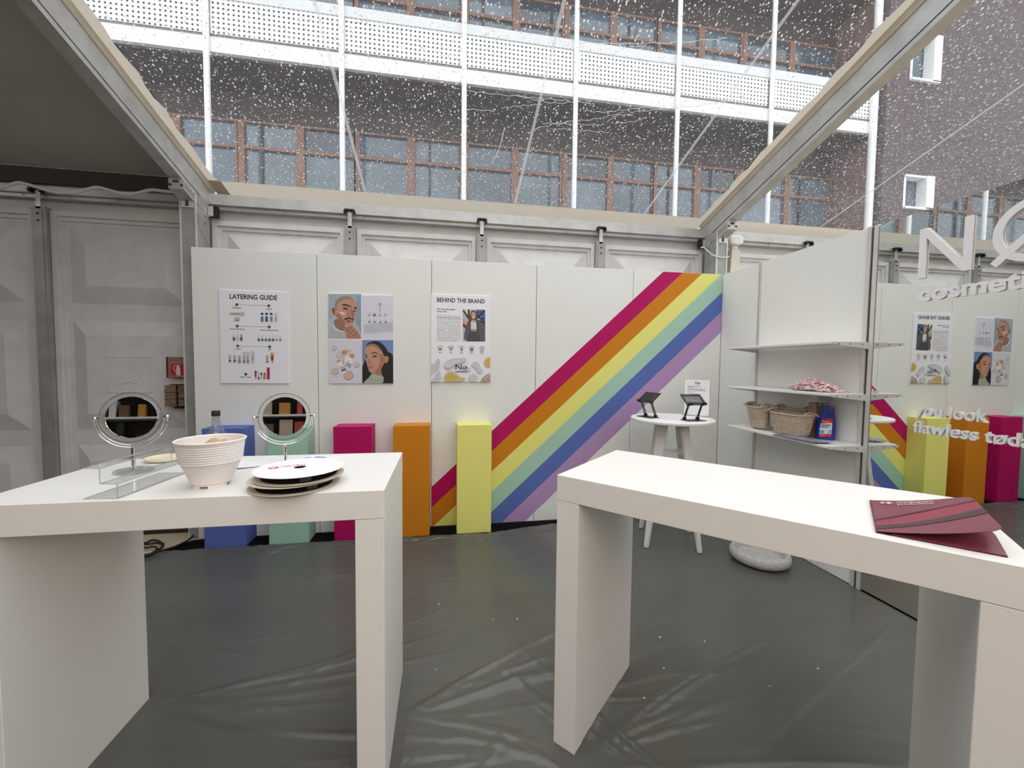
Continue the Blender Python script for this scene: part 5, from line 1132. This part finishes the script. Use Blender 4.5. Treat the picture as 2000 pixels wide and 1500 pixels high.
build('lens', ld, M('frosted_lens', (0.80, 0.82, 0.86), 0.15, var=0.05, scale=40, linear=True), el, smooth=True)
cbl = [aty(x, y, 0.0) if False else aty(x, y, 0.03) for x, y in ((1369, 484), (1374, 483), (1383, 491), (1392, 498), (1405, 502), (1416, 503), (1424, 501))]
tag(build('lamp_cable', MB().tube(spline(cbl, 5, False), 0.006, 8), M('white_cable', (0.80, 0.79, 0.74), 0.4, linear=True), None, smooth=True, off=tuple(cbl[3])), 'white cable sagging across the column to the emergency lamp', 'cable')
# ------------------------------------------------------------------ rope along the left eave
rp = [aty(x*0.35, y*0.35, 0.13) for x, y in ((-330, 1085), (-150, 1068), (0, 1050), (60, 1030), (110, 1020), (170, 1034), (250, 1058), (330, 1075), (410, 1074), (480, 1058), (540, 1046), (600, 1058), (680, 1080), (760, 1078), (845, 1060), (920, 1068), (985, 1072))]
tag(build('cord', MB().tube(spline(rp, 6, False), 0.013, 8), M('grey_white_cord', (0.70, 0.69, 0.66), 0.6, linear=True), None, smooth=True, off=tuple(rp[6])), 'pale cord looped in swags under the left eave', 'cord')
# ------------------------------------------------------------------ fire sign and wooden box on the left tent wall
sg = thing('fire_extinguisher_sign', 'red fire extinguisher sign on a brown backing, tent wall', 'sign', (-5.237, 0.20, 1.41), world=True)
BRN = M('brown_backing', (0.22, 0.165, 0.13), 0.7, var=0.2, scale=14, stretch=(1, 1, 6), linear=True)
build('backing_board', MB().box(-5.325, -5.150, 0.20, 0.262, 1.405, 1.590), BRN, sg, bevel=0.002, seg=1)
build('paper_plate', MB().box(-5.345, -5.140, 0.262, 0.274, 1.345, 1.61), M('dirty_white_card', (0.62, 0.60, 0.56), 0.6, linear=True), sg)
for x in (-5.321, -5.158): build('side_strip', MB().box(x-0.004, x+0.004, 0.192, 0.20, 1.405, 1.59), M('dark_strip', (38, 28, 26), 0.6), sg)
p = Print((-5.303, 0.1995, 1.418), (1, 0, 0), (0, 0, 1), (0, -1, 0), None, 0.00004)
p.rect(-0.004, -0.004, 0.134, 0.128, (170, 120, 112)); p.up(); p.rect(0, 0, 0.130, 0.118, (176, 28, 40)); p.up(); p.line([(0.006, 0.006), (0.124, 0.006), (0.124, 0.112), (0.006, 0.112), (0.006, 0.006)], 0.0015, (214, 190, 186))
p.poly([(0.052, 0.008), (0.084, 0.008), (0.084, 0.078), (0.078, 0.088), (0.060, 0.088), (0.052, 0.078)], (216, 208, 204)); p.rect(0.062, 0.088, 0.074, 0.096, (216, 208, 204)); p.line([(0.056, 0.097), (0.084, 0.100)], 0.005, (216, 208, 204)); p.line([(0.062, 0.096), (0.040, 0.092), (0.030, 0.080), (0.032, 0.064), (0.046, 0.048), (0.048, 0.032)], 0.005, (216, 208, 204)); p.done(sg)
wb = thing('wooden_box', 'weathered brown slatted wooden box under the fire sign', 'box', (-5.242, 0.2, 1.15), world=True)
WDB = M('weathered_brown_wood', (0.21, 0.135, 0.085), 0.8, var=0.6, scale=7, stretch=(1.0, 1.0, 14), bump=0.003, bscale=10, linear=True)
for i in range(9):
    z = 1.150+i*0.0208
    for x0, x1 in ((-5.345, -5.247), (-5.237, -5.142)):
        build('slat', MB().box(x0+0.003*((i*3) % 2), x1-0.002*((i*5) % 3), 0.183+0.003*((i*7) % 3), 0.27, z, z+0.0195), WDB, wb, bevel=0.002, seg=1)
build('strap', MB().box(-5.247, -5.237, 0.178, 0.27, 1.146, 1.340), M('dark_brown_strap', (40, 22, 18), 0.6), wb); build('foot_block', MB().box(-5.268, -5.222, 0.19, 0.26, 1.128, 1.1495), BLACK, wb); build('box_back', MB().box(-5.343, -5.144, 0.262, 0.274, 1.148, 1.342), M('dark_wood', (52, 34, 26), 0.8), wb)
# ------------------------------------------------------------------ cables on the floor at far left
cbn = MB()
CB = [[(284, 1060), (292, 1056), (305, 1055), (315, 1060), (319, 1064), (312, 1072), (300, 1078), (286, 1084)], [(284, 1063), (300, 1061), (312, 1061), (319, 1065), (310, 1073), (296, 1081), (284, 1087)], [(284, 1070), (296, 1068), (305, 1069), (306, 1073), (300, 1078), (288, 1083)],
      [(378, 1046), (366, 1056), (345, 1066), (320, 1074), (300, 1080), (284, 1085)]]
for i, L in enumerate(CB):
    P = [atz(x, y, 0.004+0.006*i) for x, y in L]
    a_ = P[0]; P = [a_+np.array((-0.25, 0.02*i, 0))]+P if i < 3 else P
    P = P+[P[-1]+np.array((-0.3, -0.12-0.03*i, 0))]
    o = build('power_cable', MB().tube(spline(P, 6, False), 0.008, 8), BLACK, None, smooth=True, off=tuple(P[1])); tag(o, ('black power cable making the widest loop on pale boards at left', 'black power cable making the middle loop on pale boards at left', 'black power cable making the smallest inner loop on pale boards', 'black power cable running straight from the stand wall corner')[i], 'cable', 'black cables on the floor at left')
